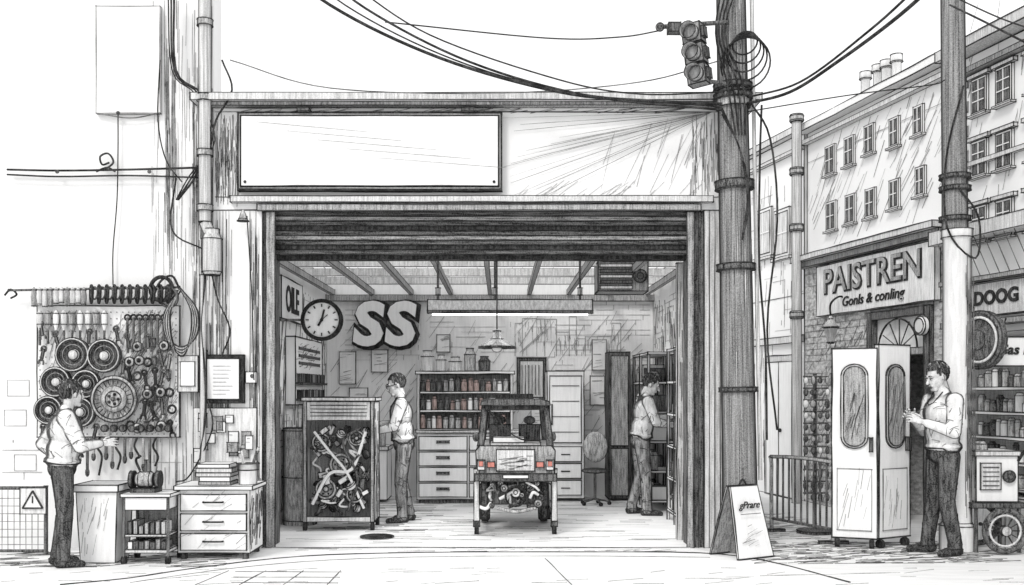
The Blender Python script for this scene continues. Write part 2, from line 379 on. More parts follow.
# pegboard with tools
PB=empty('tool_pegboard')
a=M('board',PB); yb=D-.02
a.box(X(38),X(180),yb,yb+.03,Z(437),Z(306),WHITE,1.4)
a.hatch((X(39),yb-.004,Z(436)),(X(179)-X(39),0,0),(0,0,1.28),230,(.1,.3),1.2,.45,INKL,.3)
a.hatch((X(125),yb-.004,Z(436)),(X(179)-X(125),0,0),(0,0,1.28),160,(.1,.25),1.0,.5,INKM,.3)
for i in range(24):
    for j in range(20): 
        x=X(41+i*5.9); z=Z(434-j*6.4); a.box(x-.006,x+.006,yb-.006,yb-.002,z-.006,z+.006,MG,0)
a.build()
a=M('hung_tools',PB); y=yb-.05
a.cyl((X(12),y,Z(291)),(X(182),y,Z(288)),.012,DG); a.tube([(X(8),y,Z(296)),(X(14),y,Z(290)),(X(20),y,Z(295)),(X(14),y,Z(299))],.01,INK)
for i in range(10):
    x=X(38+i*5.5); h=U(.15,.2); a.lathe((x,y-.02,Z(288)),(0,0,-1),[(.008,0),(.022,.03),(.03,.1),(.022,h),(.008,h+.01)],LG if i%3 else MG,9,(1,3),1)
for i in range(11):
    x=X(95+i*7.6); a.ring((x,y-.02,Z(295)),(.85,.5,0),.09,.013,BK,16,5); a.ring((x+.03,y-.02,Z(294)),(.6,.8,0),.06,.011,DG,16,5)
a.ring((X(165),y-.04,Z(290)),(.2,1,0),.12,.02,BK,22,6); a.ring((X(172),y-.04,Z(298)),(.2,1,.2),.1,.015,DG,22,6)
for i in range(9):
    x=X(43+i*8); L=U(.1,.16); a.lathe((x,y,Z(311)),(0,0,-1),[(.012,0),(.032,.03),(.03,.14),(.012,.2)],(LG,MG,WR)[i%3],8,(1,2),1); a.cyl((x,y,Z(311)-.2),(x,y,Z(311)-.2-L),.012,DG,ink=0)
for i in range(7):
    x=X(130+i*6); L=U(.2,.32); a.cyl((x,y,Z(318)),(x,y,Z(318)-L),.013,DG,ink=0); a.ring((x,y,Z(318)),(0,1,0),.028,.01,INK,10,4)
def speaker(a,u,v,r,y=y):
    c=Vector((X(u),y,Z(v))); k=r/98.7
    a.lathe(c,(0,-1,0),[(k,-.04),(k,.02),(k*.86,.03),(k*.8,.0),(k*.35,-.03)],DR,22,(1,2,3),1.1)
    a.lathe(c,(0,-1,0),[(k*.34,-.02),(k*.3,.01),(k*.1,.02)],LG,14,(0,1))
    a.ring(c+Vector((0,-.03,0)),(0,1,0),k*.92,.007,LG,22,4)
    a.ring(c+Vector((0,-.01,0)),(0,1,0),k*.6,.004,MG,18,4)
for s_ in ((76,355,17),(107,356,16.5),(59,382,15),(89,384,14),(52,410,14),(83,412,15)): speaker(a,*s_)
c=Vector((X(118),y-.02,Z(399))); a.lathe(c,(0,-1,0),[(.235,-.03),(.235,.02),(.2,.03),(.2,.015),(.13,.015),(.13,.035),(.08,.035)],MR,26,(1,2,4,6),1.2)
for i in range(24):
    t=i*math.pi/12; e=Vector((math.cos(t),0,math.sin(t))); a.line(c+e*.14+Vector((0,-.04,0)),c+e*.19+Vector((0,-.04,0)),.9)
for i in range(5):
    t=i*math.pi/2.5; a.ball(c+Vector((math.cos(t)*.05,-.04,math.sin(t)*.05)),.016,BK)
a.ball(c+Vector((0,-.04,0)),.025,DG)
def spanner(a,u,v,L,ang,mat):
    T0=a.T; a.T=T0@Matrix.Translation((X(u),y,Z(v)))@Matrix.Rotation(ang,4,'Y')
    a.box(-.012,.012,-.014,.0,-L/2,L/2,mat,.7); a.ring((0,-.006,L/2),(0,1,0),.026,.011,mat,10,4)
    a.tube([(-.026,-.006,-L/2-.04),(-.02,-.006,-L/2),(.02,-.006,-L/2),(.026,-.006,-L/2-.04)],.011,mat,5,2); a.T=T0
random.seed(31)
for j in range(6):
    for i in range(6):
        u=133+i*8+U(-2,2); v=345+j*16+U(-3,3)
        if (u-118)**2+(v-399)**2<28**2 or u>178: continue
        q=R()
        if q<.4: spanner(a,u,v,U(.1,.15),U(-.3,.3),random.choice((DG,BK,MG)))
        elif q<.65: a.lathe((X(u),y,Z(v)),(0,-1,0),[(.05,-.02),(.05,.02),(.02,.03)],MR,12,(1,2)); a.ball((X(u),y-.03,Z(v)),.02,BK)
        elif q<.85: a.lathe((X(u),y,Z(v)+.06),(0,0,-1),[(.01,0),(.026,.02),(.022,.1),(.008,.13)],DR,8,(1,2)); 
        else: a.ring((X(u),y-.01,Z(v)),(0,1,0),.04,.012,BK,14,5)
for u,v in((45,330),(120,335),(126,368),(70,432),(46,432),(60,340),(92,338),(46,355),(98,432)): spanner(a,u,v,.12,U(-.3,.3),DG)
for i in range(8): a.lathe((X(108+i*9),y,Z(428)),(0,-1,0),[(.04,0),(.034,.03)],DR,12,(1,))
for i in range(13):
    x=X(84+i*6.2); L=U(.15,.4)
    if i%3==0: a.tube([(x,y,Z(437)),(x-.03,y,Z(446)),(x+.02,y,Z(456)),(x-.01,y,Z(437)-L)],.011,INK)
    else: a.cyl((x,y,Z(438)),(x,y,Z(438)-L),.015,random.choice((DG,MG)),ink=0); a.ball((x,y,Z(438)-L),(.024,.024,.045),DR,nu=8,nv=6)
a.build()
a=M('cable_coil')
for k in range(7):
    ox=U(-.03,.03); a.tube([W(178,290,D-.12)+Vector((ox,0,0)),W(164+k,315,D-.14),W(167+k,338+k,D-.14),W(183,347+k*1.5,D-.13),W(197-k,334,D-.14),W(197-k,310,D-.13),W(180,288,D-.12)],.011,(INK,MG)[k%2])
a.tube([W(152,300,D-.1),W(160,282,D-.1),W(172,276,D-.1),W(180,290,D-.1)],.012,INK); a.build()
a=M('wall_junction_box'); a.box(X(181),X(201),D-.1,D+.04,Z(392),Z(356),LG,1); a.box(X(184),X(198),D-.112,D-.1,Z(386),Z(362),WHITE,.7); a.box(X(202),X(206),D-.08,D+.04,Z(390),Z(350),DG,1); a.build()
a=M('picture_frame'); a.box(X(205),X(245),D-.06,D-.004,Z(403),Z(355),BK,1); a.box(X(209),X(241),D-.07,D-.06,Z(399),Z(359),WHITE,.8)
for i in range(8): a.line(W(213,366+i*4,D-.075),W(U(225,238),366+i*4,D-.075),.5,INKL)
a.build()
a=M('wall_thermostat'); a.box(X(247),X(257),D-.05,D-.003,Z(383),Z(372),WHITE,.9); a.ball(W(252,376,D-.055),.02,DG); a.build()
a=M('pinned_notes')
for i in range(14):
    u=U(195,250); v=U(412,455); yy=D-.03-i*.003; a.box(X(u),X(u+U(6,13)),yy-.003,yy,Z(v+U(7,14)),Z(v),WHITE if i%3 else MG,.8)
    a.hatch((X(u),yy-.006,Z(v+7)),(.06,0,0),(0,0,.06),4,(.03,.06),0,.5,INKM)
a.box(X(194),X(257),D-.022,D-.004,Z(470),Z(408),LGd,.8); a.build()
# fence + warning sign
a=M('mesh_fence',d=9.6); y=9.7
a.cyl((X(-80,y),y,Z(488,y)),(X(46,y),y,Z(488,y)),.018,DG); a.cyl((X(46,y),y,0),(X(46,y),y,Z(486,y)),.02,DG); a.cyl((X(-80,y),y,.04),(X(46,y),y,.04),.015,DG)
for i in range(20): a.line((X(-70+i*6,y),y,.04),(X(-70+i*6,y),y,Z(488,y)),.8,INKM)
for i in range(7): a.line((X(-80,y),y,.1+i*.075),(X(46,y),y,.1+i*.075),.7,INKM)
a.build()
a=M('warning_sign',d=9.6); y=9.64; a.box(X(20,y),X(46,y),y,y+.02,Z(514,y),Z(488,y),LGd,1)
t=[(X(33,y),y-.004,Z(491,y)),(X(43,y),y-.004,Z(508,y)),(X(23,y),y-.004,Z(508,y))]; a.ext(t,(0,-.005,0),WHITE,1.6); a.line((X(33,y),y-.014,Z(496,y)),(X(33,y),y-.014,Z(503,y)),1.4); a.build()
# bin, cart, drawers
a=M('waste_bin',d=9.2); y=9.2
def taper(a,x0,x1,y0,y1,z0,z1,t,mat,ink=1):
    v=[(x0+t,y0+t,z0),(x1-t,y0+t,z0),(x1-t,y1-t,z0),(x0+t,y1-t,z0),(x0,y0,z1),(x1,y0,z1),(x1,y1,z1),(x0,y1,z1)]
    a.add(v,[(3,2,1,0),(4,5,6,7),(0,1,5,4),(1,2,6,5),(2,3,7,6),(3,0,4,7)],mat)
    for i,j in((0,1),(1,2),(2,3),(3,0),(4,5),(5,6),(6,7),(7,4),(0,4),(1,5),(2,6),(3,7)): a.line(v[i],v[j],ink)
taper(a,X(76,y),X(117,y),y,y+.4,.003,Z(492,y),.03,WHITE,1.3); a.box(X(74,y),X(119,y),y-.02,y+.42,Z(492,y)+.002,Z(485,y),WHITE,1.3)
a.hatch((X(79,y),y+.004,.05),(.3,0,0),(0,0,.7),30,(.05,.2),1.4,.45,INKL,.2); a.build()
a=M('tool_cart',d=9.2); y=9.2; zt=Z(497,y)
for u in(124,168):
    for yy in (y,y+.34): a.cyl((X(u,y),yy,.06),(X(u,y),yy,zt),.014,DG,ink=0); a.lathe((X(u,y)-.015,yy,.035),(1,0,0),[(.034,0),(.034,.03)],BK,12,(0,1))
a.box(X(121,y),X(171,y),y-.02,y+.38,zt,zt+.03,WHITE,1); a.box(X(124,y),X(168,y),y,y+.36,.1,.13,LG,1); a.box(X(124,y),X(168,y),y+.34,y+.358,.13,zt-.004,MG,.7)
a.box(X(125,y),X(167,y),y-.005,y+.33,zt-.12,zt-.005,WHITE,1); a.box(X(125,y),X(167,y),y-.003,y+.33,.25,.27,LG,1)
for i in range(7): a.box(X(127+i*5.6,y),X(131.5+i*5.6,y),y+.02,y+.2,.132,.13+U(.06,.1),random.choice((MG,WHITE,DG)),.7); a.box(X(127+i*5.6,y),X(131+i*5.6,y),y+.02,y+.2,.272,.27+U(.07,.14),random.choice((MG,LG,DG)),.7)
a.build()
a=M('bench_grinder',d=9.3); y=9.35; z0=zt+.03
a.box(X(134,y),X(158,y),y-.08,y+.1,z0,z0+.04,DG,1); a.lathe((X(137,y),y,z0+.12),(1,0,0),[(.06,0),(.075,.03),(.075,.13),(.06,.16)],MR,16,(0,1,2,3))
for u in (131,157): a.lathe((X(u,y),y,z0+.12),(1,0,0),[(.08,0),(.08,.03)],DR,16,(0,1))
a.cyl((X(146,y),y,z0+.18),(X(146,y),y,z0+.3),.015,DG); a.tube([(X(140,y),y,z0+.2),(X(136,y),y,z0+.3),(X(141,y),y,z0+.34)],.012,BK); a.build()
a=M('drawer_cabinet',d=9.5); y=9.45; x0,x1,zt=X(178,y),X(250,y),Z(490,y)
a.box(x0,x1,y,y+.5,.06,zt,WHITE,1.2); a.box(x0-.03,x1+.03,y-.03,y+.52,zt+.002,zt+.04,WHITE,1.2)
for x in (x0+.03,x1-.07):
    for yy in(y+.02,y+.44): a.box(x,x+.04,yy,yy+.04,0,.058,DG,1)
hh=(zt-.1)/3
for i in range(3):
    z=.09+i*hh; a.box(x0+.03,x1-.03,y-.02,y-.002,z,z+hh-.03,WHITE,1.2); a.tube([(x0+.25,y-.02,z+hh*.45),(x0+.26,y-.05,z+hh*.45),(x1-.26,y-.05,z+hh*.45),(x1-.25,y-.02,z+hh*.45)],.009,INK,6,2)
a.hatch((x0,y-.024,.08),(.7,0,0),(0,0,.6),30,(.05,.2),.6,.4,INKL,.3)
a.hatch((x1+.003,y,.08),(0,.5,0),(0,0,.6),70,(.1,.3),1.3,.7,INKM,.2); a.build()
a=M('book_stack',d=9.5); z=zt+.042
for i in range(5): t=U(.025,.045); a.box(X(196,y)+U(-.02,.02),X(230,y)+U(-.02,.02),y+.05,y+.3,z,z+t,random.choice((WHITE,LG,MG)),1); z+=t+.002
a.build()
a=M('pencil_pot',d=9.5); c=Vector((X(244,y),y+.15,zt+.041)); a.lathe(c,(0,0,1),[(.085,0),(.105,.2),(.11,.2)],WR,18,(0,2),1); a.ring(c+Vector((0,0,.14)),(0,0,1),.1,.006,INK,18,4)
for i in range(8): t=R()*6.28; a.cyl(c+Vector((0,0,.05)),c+Vector((math.cos(t)*.1,math.sin(t)*.08,.3+R()*.06)),.009,random.choice((DG,LG)),ink=.6)
a.build()
# ---------------------------------------------------------------- interior objects
a=M('wall_sign',d=12); a.box(IL+.003,IL+.03,11.75,13.0,2.45,2.95,WHITE,1.3)
a.text('OILE',BK,.44,(IL+.036,12.37,2.69),rz=math.pi/2,off=.01,sx=.85); a.build()
a=M('wall_clock',d=11.6); c=W(322,320,11.6); a.lathe(c,(0,-1,0),[(.24,-.06),(.24,.02),(.205,.035),(.205,.015)],BK,32,(1,2,3),1); a.lathe(c,(0,-1,0),[(.204,.005),(.204,.016)],WHITE,32)
for i in range(12): t=i*math.pi/6; e=Vector((math.cos(t),0,math.sin(t))); o_=Vector((0,-.022,0)); a.line(c+e*.15+o_,c+e*.185+o_,1.4)
o_=Vector((0,-.026,0)); a.line(c+o_,c+Vector((.03,0,.12))+o_,1.8); a.line(c+o_,c+Vector((-.04,0,-.07))+o_,2.2); a.line(c+o_,c+Vector((.07,0,.06))+o_,1); a.ball(c+o_,.02,BK)
a.cyl(c+Vector((-.24,0,.0)),(IL,11.6,c.z),.015,DG); a.build()
a=M('shop_letters',d=14.5); c=W(383,326,14.8)
a.text('SS',BK,.86,c+Vector((.02,.05,-.015)),off=.075,ext=.03,sx=1.08,spacing=1.1,skew=.1); a.text('SS',WHITE,.86,c,off=.036,ext=.03,sx=1.08,spacing=1.1,skew=.1); a.build()
a=M('parts_rack',d=12); xw=IL+.003
a.box(xw,xw+.12,12.1,13.9,1.42,2.25,WHITE,1.6)
a.hatch((xw+.124,12.15,1.85),(0,1.6,0),(0,0,.35),40,(.1,.3),.2,.6,INKM,.2)
for j in range(3): a.box(xw+.121,xw+.13,12.3,13.7,1.92+j*.09,1.95+j*.09,DG,.5)
for j in range(2):
    a.box(xw+.12,xw+.2,12.15,13.85,1.47+j*.2,1.49+j*.2,DG,.8)
    for i in range(16): a.box(xw+.125,xw+.185,12.18+i*.1,12.25+i*.1,1.492+j*.2,1.6+j*.2,random.choice((DG,MG,BK)),.5)
a.build()
a=M('oil_drum',d=11.8); c=Vector((-2.38,11.9,0)); a.lathe(c,(0,0,1),[(.2,0),(.205,.03),(.2,.06),(.2,.55),(.21,.57),(.2,.59),(.2,1.1),(.21,1.12),(.2,1.15)],MR,26,(0,2,4,7,8)); a.build()
a=M('work_bench',d=13); a.box(IL+.01,IL+.6,12.7,14.8,.82,.9,LG,1); a.box(IL+.02,IL+.56,12.75,14.75,.08,.818,DG,1)
for i in range(5): a.box(IL+.57,IL+.58,12.8+i*.38,13.1+i*.38,.15,.75,MG,.8)
a.build()
a=M('workshop_jars',d=13)
for i in range(10):
    c=Vector((IL+U(.1,.5),12.8+i*.2,.902)); h=U(.15,.32); r=U(.05,.08); a.lathe(c,(0,0,1),[(r,0),(r,h),(r*.6,h+.03),(r*.6,h+.05)],random.choice((WR,MR,DR)),12,(0,1,3))
a.build()
# engine cabinet
a=M('engine_cabinet',d=11.3); y=11.35; x0,x1,z0,z1=X(303,y),X(374,y),.1,Z(401,y)
for x in (x0,x1-.04):
    for yy in (y,y+.46): a.box(x,x+.04,yy,yy+.04,z0,z1,MG,1.2); a.lathe((x+.005,yy+.02,.045),(1,0,0),[(.045,0),(.045,.03)],BK,12,(0,1)); a.cyl((x+.02,yy+.02,.08),(x+.02,yy+.02,.1),.015,DG)
a.box(x0-.02,x1+.02,y-.02,y+.52,z1+.002,z1+.04,LG,1.2); a.box(x0+.042,x1-.042,y+.001,y+.03,z0+.002,z0+.06,LG,1); a.box(x0+.042,x1-.042,y,y+.03,z1-.22,z1-.01,LG,1)
for i in range(4): a.line((x0+.08,y-.006,z1-.05-i*.04),(x1-.08,y-.006,z1-.05-i*.04),1.2)
a.box(x0+.042,x1-.042,y+.25,y+.27,z0,z1,MG,.6); a.box(x1-.02,x1-.001,y+.05,y+.45,z0+.01,z1-.01,LG,1); a.box(x0+.01,x0+.03,y+.05,y+.45,z0+.01,z1-.01,LG,1); a.box(x0+.042,x1-.042,y+.04,y+.24,z0+.005,z0+.03,DG,.6)
a.hatch((x1+.004,y+.05,z0),(0,.4,0),(0,0,1.3),60,(.1,.4),1.5,.6,INKM,.1)
random.seed(21)
for cx,cz,r in((.2,.95,.11),(.42,.7,.13),(.25,.42,.12),(.6,1.0,.09),(.58,.36,.1)):
    c=Vector((x0+cx,y+.06,z0+cz-.05)); a.lathe(c,(0.1,-1,.1),[(r*.9,-.03),(r,-.02),(r,.02),(r*.75,.03),(r*.7,.0),(r*.3,.0),(r*.25,.03),(r*.1,.03)],MR,20,(1,2,3,4,5,6)); 
    for i in range(6): t=i*1.047; a.ball(c+Vector((math.cos(t)*r*.5,-.01,math.sin(t)*r*.5)),.012,BK,nu=8,nv=6)
a.tube([(x0+.1,y+.04,z0+.2),(x0+.3,y+.02,z0+.55),(x0+.55,y+.03,z0+.6),(x1-.1,y+.05,z1-.35)],.022,WR,8)
a.tube([(x0+.12,y+.04,z1-.35),(x0+.3,y+.02,z0+.8),(x0+.5,y+.03,z0+.55),(x1-.12,y+.05,z0+.15)],.018,WR,8)
a.tube([(x0+.5,y+.03,z0+.12),(x0+.62,y+.01,z0+.5),(x0+.45,y+.02,z0+.9),(x1-.15,y+.03,z1-.3)],.015,DR,8)
for i in range(80):
    c=Vector((U(x0+.1,x1-.1),U(y+.05,y+.2),U(z0+.1,z1-.3))); q=R(); ax=Vector((U(-1,1),U(-1,-.2),U(-1,1)))
    if q<.35: r=U(.03,.07); a.lathe(c,ax,[(r*.8,-.03),(r,-.02),(r,.02),(r*.7,.03),(r*.4,.01)],random.choice((MR,WR,DR,WR)),16,(1,2,3,4))
    elif q<.6: L=U(.08,.2); ax.y=0; ax.normalize(); a.cyl(c-ax*L/2,c+ax*L/2,U(.015,.035),random.choice((MR,WR,DR)),n=12)
    elif q<.72: a.T=Matrix.Translation(c)@Matrix.Rotation(U(0,3),4,'Y'); h=U(.03,.06); a.box(-h,h,-.03,.03,-h*.6,h*.6,random.choice((LG,MG,WHITE)),1); a.T=Matrix()
    else:
        p=[c]; 
        for k in range(3): p.append(p[-1]+Vector((U(-.12,.12),U(-.04,.04),U(-.12,.12))))
        p=[Vector((min(max(v.x,x0+.06),x1-.06),max(v.y,y+.01),min(max(v.z,z0+.08),z1-.28))) for v in p]
        a.tube(p,U(.01,.018),random.choice((WR,WR,DR)),8)
a.build()
a=M('drain_grate',d=11); c=Vector((X(377,10.8),10.8,.008)); a.lathe(c,(0,0,1),[(.18,0),(.18,.012),(.165,.016)],MG,26,(1,2))
for i in range(7): t=-.13+i*.043; L=math.sqrt(.16**2-t*t); a.line(c+Vector((-L,t,.018)),c+Vector((L,t,.018)),1)
a.build()
# rear shelving and counter
a=M('parts_shelf',d=14); y=14.3; x0,x1=X(417,y),X(513,y); zc=Z(430,y); zt=Z(374,y)
a.box(x0,x0+.04,y,y+.3,zc,zt,LG,1); a.box(x1-.04,x1,y,y+.3,zc,zt,LG,1); a.box(x0+.042,x1-.042,y+.27,y+.29,zc,zt-.002,MG,.7); a.box(x0-.02,x1+.02,y-.02,y+.3,zt+.002,zt+.04,WHITE,1.1)
for j in range(3):
    z=zc+.02+j*(zt-zc)/3
    if j: a.box(x0+.042,x1-.042,y,y+.26,z-.03,z-.003,WHITE,.9)
    x=x0+.08
    while x<x1-.1:
        r=U(.028,.042); h=U(.1,.17); m=random.choice((RUST,MR,RUST,DR,WR)); a.lathe((x,y+.06,z),(0,0,1),[(r,0),(r,h),(r*.7,h+.015),(r*.7,h+.035)],m,10,(0,1,3),.8); x+=r*2+.012
a.build()
a=M('storage_boxes',d=14); random.seed(5)
x=x0+.05
while x<x1-.3:
    r=U(.07,.1); h=U(.16,.3); a.lathe((x+r,y+.12,zt+.042),(0,0,1),[(r,0),(r*1.05,h*.8),(r*.7,h),(r*.7,h+.03)],random.choice((MR,DR,LG)),14,(0,1,3)); x+=2*r+.04
a.build()
a=M('counter_drawers',d=13.8); y=14.05; x0,x1=X(417,y),X(520,y); zt=Z(430,y)
a.box(x0,x1,y,y+.55,.06,zt-.04,WHITE,1.1); a.box(x0-.02,x1+.02,y-.03,y+.6,zt-.038,zt,LG,1.1); a.box(x0+.03,x1-.03,y+.02,y+.5,.0,.058,DG,.6)
for c_ in range(2):
    xa=x0+.03+c_*(x1-x0-.03)/2; xb=xa+(x1-x0)/2-.05
    for j in range(4):
        z=.1+j*(zt-.16)/4; a.box(xa,xb,y-.02,y-.003,z,z+(zt-.16)/4-.03,WHITE,1); a.box(xa+.25,xb-.25,y-.04,y-.022,z+.1,z+.13,DG,.7)
a.build()
a=M('white_locker',d=14); y=14.3; x0,x1=X(547,y),X(584,y); a.box(x0,x1,y,y+.5,.05,Z(371,y),WHITE,1.2); a.box(x0+.04,x1-.04,y-.02,y-.003,.85,Z(376,y),WHITE,1.1)
for j in range(3): a.box(x0+.04,x1-.04,y-.02,y-.003,.1+j*.24,.31+j*.24,WHITE,1); a.line((x0+.2,y-.025,.2+j*.24),(x1-.2,y-.025,.2+j*.24),1.4)
for j in range(4): a.line((x0+.07,y-.025,1.0+j*.22),(x1-.07,y-.025,1.0+j*.22),.8)
a.line((x0+.07,y-.03,1.1),(x0+.07,y-.03,1.4),1.6); a.build()
a=M('notice_board',d=14.9); y=14.95; a.box(X(517,y),X(546,y),y-.02,y+.04,Z(400,y),Z(358,y),DG,1.2); a.box(X(520,y),X(543,y),y-.03,y-.021,Z(397,y),Z(361,y),LG,.8)
for i in range(6): a.line((X(522,y)+i*.05,y-.036,Z(395,y)),(X(522,y)+i*.05,y-.036,Z(365,y)),1.2,INKM)
a.build()
a=M('framed_notices',d=14.9)
for u0,u1,v0,v1 in ((340,356,352,384),(350,368,388,408),(372,388,350,372),(592,606,340,370),(590,604,376,405),(437,450,335,352),(531,545,405,425)): a.box(X(u0,15),X(u1,15),14.95,14.99,Z(v1,15),Z(v0,15),WHITE,.9,INKM); a.hatch((X(u0,15),14.945,Z(v1,15)),(X(u1,15)-X(u0,15),0,0),(0,0,Z(v0,15)-Z(v1,15)),12,(.05,.2),.1,.6,INKL)
a.build()
a=M('side_table',d=13.6); x0,x1,y=X(345,14.2),X(375,14.2),14.1; a.box(x0,x1+.2,y,y+.6,.75,.8,LG,1); a.box(x0+.02,x1+.18,y+.03,y+.55,.05,.748,WHITE,1)
for i in range(4): a.lathe((x0+.1+i*.14,y+.15,.802),(0,0,1),[(.05,0),(.06,.2),(.03,.28)],MR,12,(0,1,2))
a.build()
# small utility vehicle, seen from its rear
VH=empty('small_utility_vehicle'); y=11.05
xc=X(515.5,y); hw=.43
a=M('body',VH,11); zb,zm,zr=Z(478,y),Z(446,y),Z(399,y)
a.ext([(xc-hw,y,zb),(xc+hw,y,zb),(xc+hw+.01,y+.02,zm-.05),(xc+hw-.03,y+.03,zm),(xc-hw+.03,y+.03,zm),(xc-hw-.01,y+.02,zm-.05)],(0,1.5,0),MG,1.4)
a.box(xc-hw-.02,xc+hw+.02,y-.06,y-.003,zb-.03,zb+.05,DG,1.2); a.box(xc-.14,xc+.14,y-.07,y-.062,zb+.0,zb+.04,WHITE,1)
a.box(xc-hw+.22,xc+hw-.22,y-.012,y-.001,zb+.08,zm-.04,LG,1)
a.hatch((xc-.2,y-.016,zb+.09),(.4,0,0),(0,0,.16),26,(.05,.2),.1,.6,INKM,.2)
for sx in(-1,1):
    a.box(xc+sx*(hw-.09),xc+sx*(hw-.01),y-.025,y-.002,zb+.09,zb+.2,WHITE,1); a.box(xc+sx*(hw-.075),xc+sx*(hw-.025),y-.04,y-.026,zb+.13,zb+.19,RED,.6)
    a.box(xc+sx*(hw-.2),xc+sx*(hw-.12),y-.025,y-.013,zb+.12,zb+.18,RED,.8)
a.build()
a=M('cabin',VH,11)
for sx in(-1,1):
    for y0,y1 in((y+.05,y+.12),(y+1.3,y+1.25)):
        a.ext([(xc+sx*(hw-.01),y0,zm),(xc+sx*(hw-.08),y0,zm),(xc+sx*(hw-.12),y1,zr-.06),(xc+sx*(hw-.06),y1,zr-.06)],(0,.06,0),DG,1.2)
    a.line((xc+sx*(hw-.08),y+.1,zr-.1),(xc+sx*(hw-.08),y+1.2,zr-.1),2)
a.ext([(xc-hw+.04,y+.04,zr-.07),(xc+hw-.04,y+.04,zr-.07),(xc+hw-.05,y+.04,zr-.03),(xc+hw-.14,y+.04,zr),(xc-hw+.14,y+.04,zr),(xc-hw+.05,y+.04,zr-.03)],(0,1.3,0),DG,1.2)
a.box(xc-.22,xc+.2,y+.2,y+.8,zr+.003,zr+.05,BK,1); a.box(xc-hw+.1,xc+hw-.1,y+.05,y+.09,zr-.12,zr-.075,BK,1)
for sx in(-1,1): 
    a.box(xc+sx*.17-.12,xc+sx*.17+.12,y+.5,y+.58,zm+.002,zm+.22,DG,1); a.ball((xc+sx*.17,y+.54,zm+.27),(.07,.04,.05),DR)
    a.ball((xc+sx*(hw+.03),y+.9,zm+.06),(.04,.03,.06),DR)
a.box(xc-.28,xc+.28,y+.1,y+.4,zm+.003,zm+.03,LG,1); a.box(xc-.25,xc+.1,y+.12,y+.3,zm+.033,zm+.09,WHITE,1); a.tube([(xc-.3,y+.08,zr-.12),(xc,y+.07,zm+.1),(xc+.28,y+.08,zm+.05)],.01,INK)
a.build()
a=M('engine',VH,11); random.seed(3)
a.box(xc-.26,xc+.26,y+.1,y+.5,zb-.3,zb-.035,DG,1)
for i in range(34):
    c=Vector((xc+U(-.28,.28),y+U(.0,.12),zb+U(-.36,-.06))); r=U(.025,.06)
    if R()<.5: a.lathe(c,(U(-.4,.4),-1,U(-.4,.4)),[(r*.8,-.03),(r,0),(r,.02),(r*.4,.025)],random.choice((MR,DR,WR)),14,(1,2,3))
    else: a.tube([c,c+Vector((U(-.1,.1),-.03,U(-.08,.08))),c+Vector((U(-.15,.15),0,U(-.1,.1)))],U(.012,.022),random.choice((MR,DR,WR)),8)
a.ring((xc,y-.02,zb-.2),(0,1,0),.11,.012,BK,20,5); a.tube([(xc-.2,y,zb-.33),(xc,y-.02,zb-.37),(xc+.22,y,zb-.33)],.02,MR,8); a.build()
a=M('chassis_stand',VH,11)
for sx in(-1,1):
    for yy in(y+.03,y+1.3):
        x=xc+sx*(hw+.0); a.box(x-.03,x+.03,yy-.03,yy+.03,.152,zb+.1,LG,1.2); a.lathe((x-.02,yy,.055),(1,0,0),[(.055,0),(.055,.04)],BK,16,(0,1)); a.box(x-.035,x+.035,yy-.035,yy+.035,.09,.15,DG,1)
        a.line((x-sx*.03,yy,.55),(x-sx*.12,yy,zb-.02),2)
    a.box(xc+sx*(hw-.02),xc+sx*(hw+.02),y+.065,y+1.26,.2,.24,MG,1)
    a.lathe((xc+sx*(hw-.14),y+1.0,.27),(sx,0,0),[(.22,0),(.25,.03),(.25,.1),(.2,.12),(.1,.1)],DR,24,(1,2,3,4))
a.box(xc-hw+.032,xc+hw-.032,y+.0,y+.04,zb-.04,zb-.005,MG,1); a.build()
# lights
a=M('strip_light',d=11.4); y=11.4
a.ext([(X(428,y),y-.1,Z(313,y)),(X(428,y),y+.1,Z(313,y)),(X(428,y),y+.05,Z(300,y)),(X(428,y),y-.05,Z(300,y))],(X(592,y)-X(428,y),0,0),LG,1.4)
a.box(X(428,y),X(592,y),y-.108,y-.102,Z(313,y)-.01,Z(311,y),DG,.8)
a.cyl((X(432,y),y,Z(313,y)-.016),(X(588,y),y,Z(313,y)-.016),.012,TUBE,ink=0)
for u in(438,495,580):
    a.cyl((X(u,y),y,Z(300,y)),(X(u,y),y,CZ+.1),.014,DG,ink=0); a.cyl((X(u,y),y,Z(295,y)),(X(u,y),y,Z(288,y)),.03,MG)
a.build()
al=bpy.data.lights.new('strip_light_lamp','AREA'); al.shape='RECTANGLE'; al.size=1.8; al.size_y=.12; al.energy=50
ao=bpy.data.objects.new('strip_light_lamp',al); sc.collection.objects.link(ao); ao.location=(X(510,y),y,Z(313,y)-.05)
a=M('pendant_lamp',d=11.4); c=Vector((X(497,y),y-.2,Z(348,y-.2))); a.cyl(c+Vector((0,0,.2)),(c.x,c.y,CZ+.1),.008,INK,ink=0)
a.lathe(c,(0,0,1),[(.21,0),(.205,.015),(.07,.1),(.045,.12),(.045,.19),(.02,.21)],MR,22,(0,1,2,4),1.3); a.ball(c+Vector((0,0,-.01)),(.06,.06,.04),WR); a.build()
a=M('ventilation_unit',d=12); y=12; a.box(X(598,y),X(648,y),y,y+.4,Z(291,y),Z(262,y),MG,1.4)
for i in range(5): a.box(X(600,y),X(632,y),y-.02,y-.002,Z(289-i*5.5,y),Z(286-i*5.5,y),(LG,DG)[i%2],.8)
a.lathe((X(640,y),y-.002,Z(276,y)),(0,-1,0),[(.08,0),(.08,.02),(.04,.03)],DR,16,(0,1,2))
a.cyl((X(640,y),y+.2,Z(262,y)),(X(640,y),y+.2,CZ+.1),.02,DG); a.build()
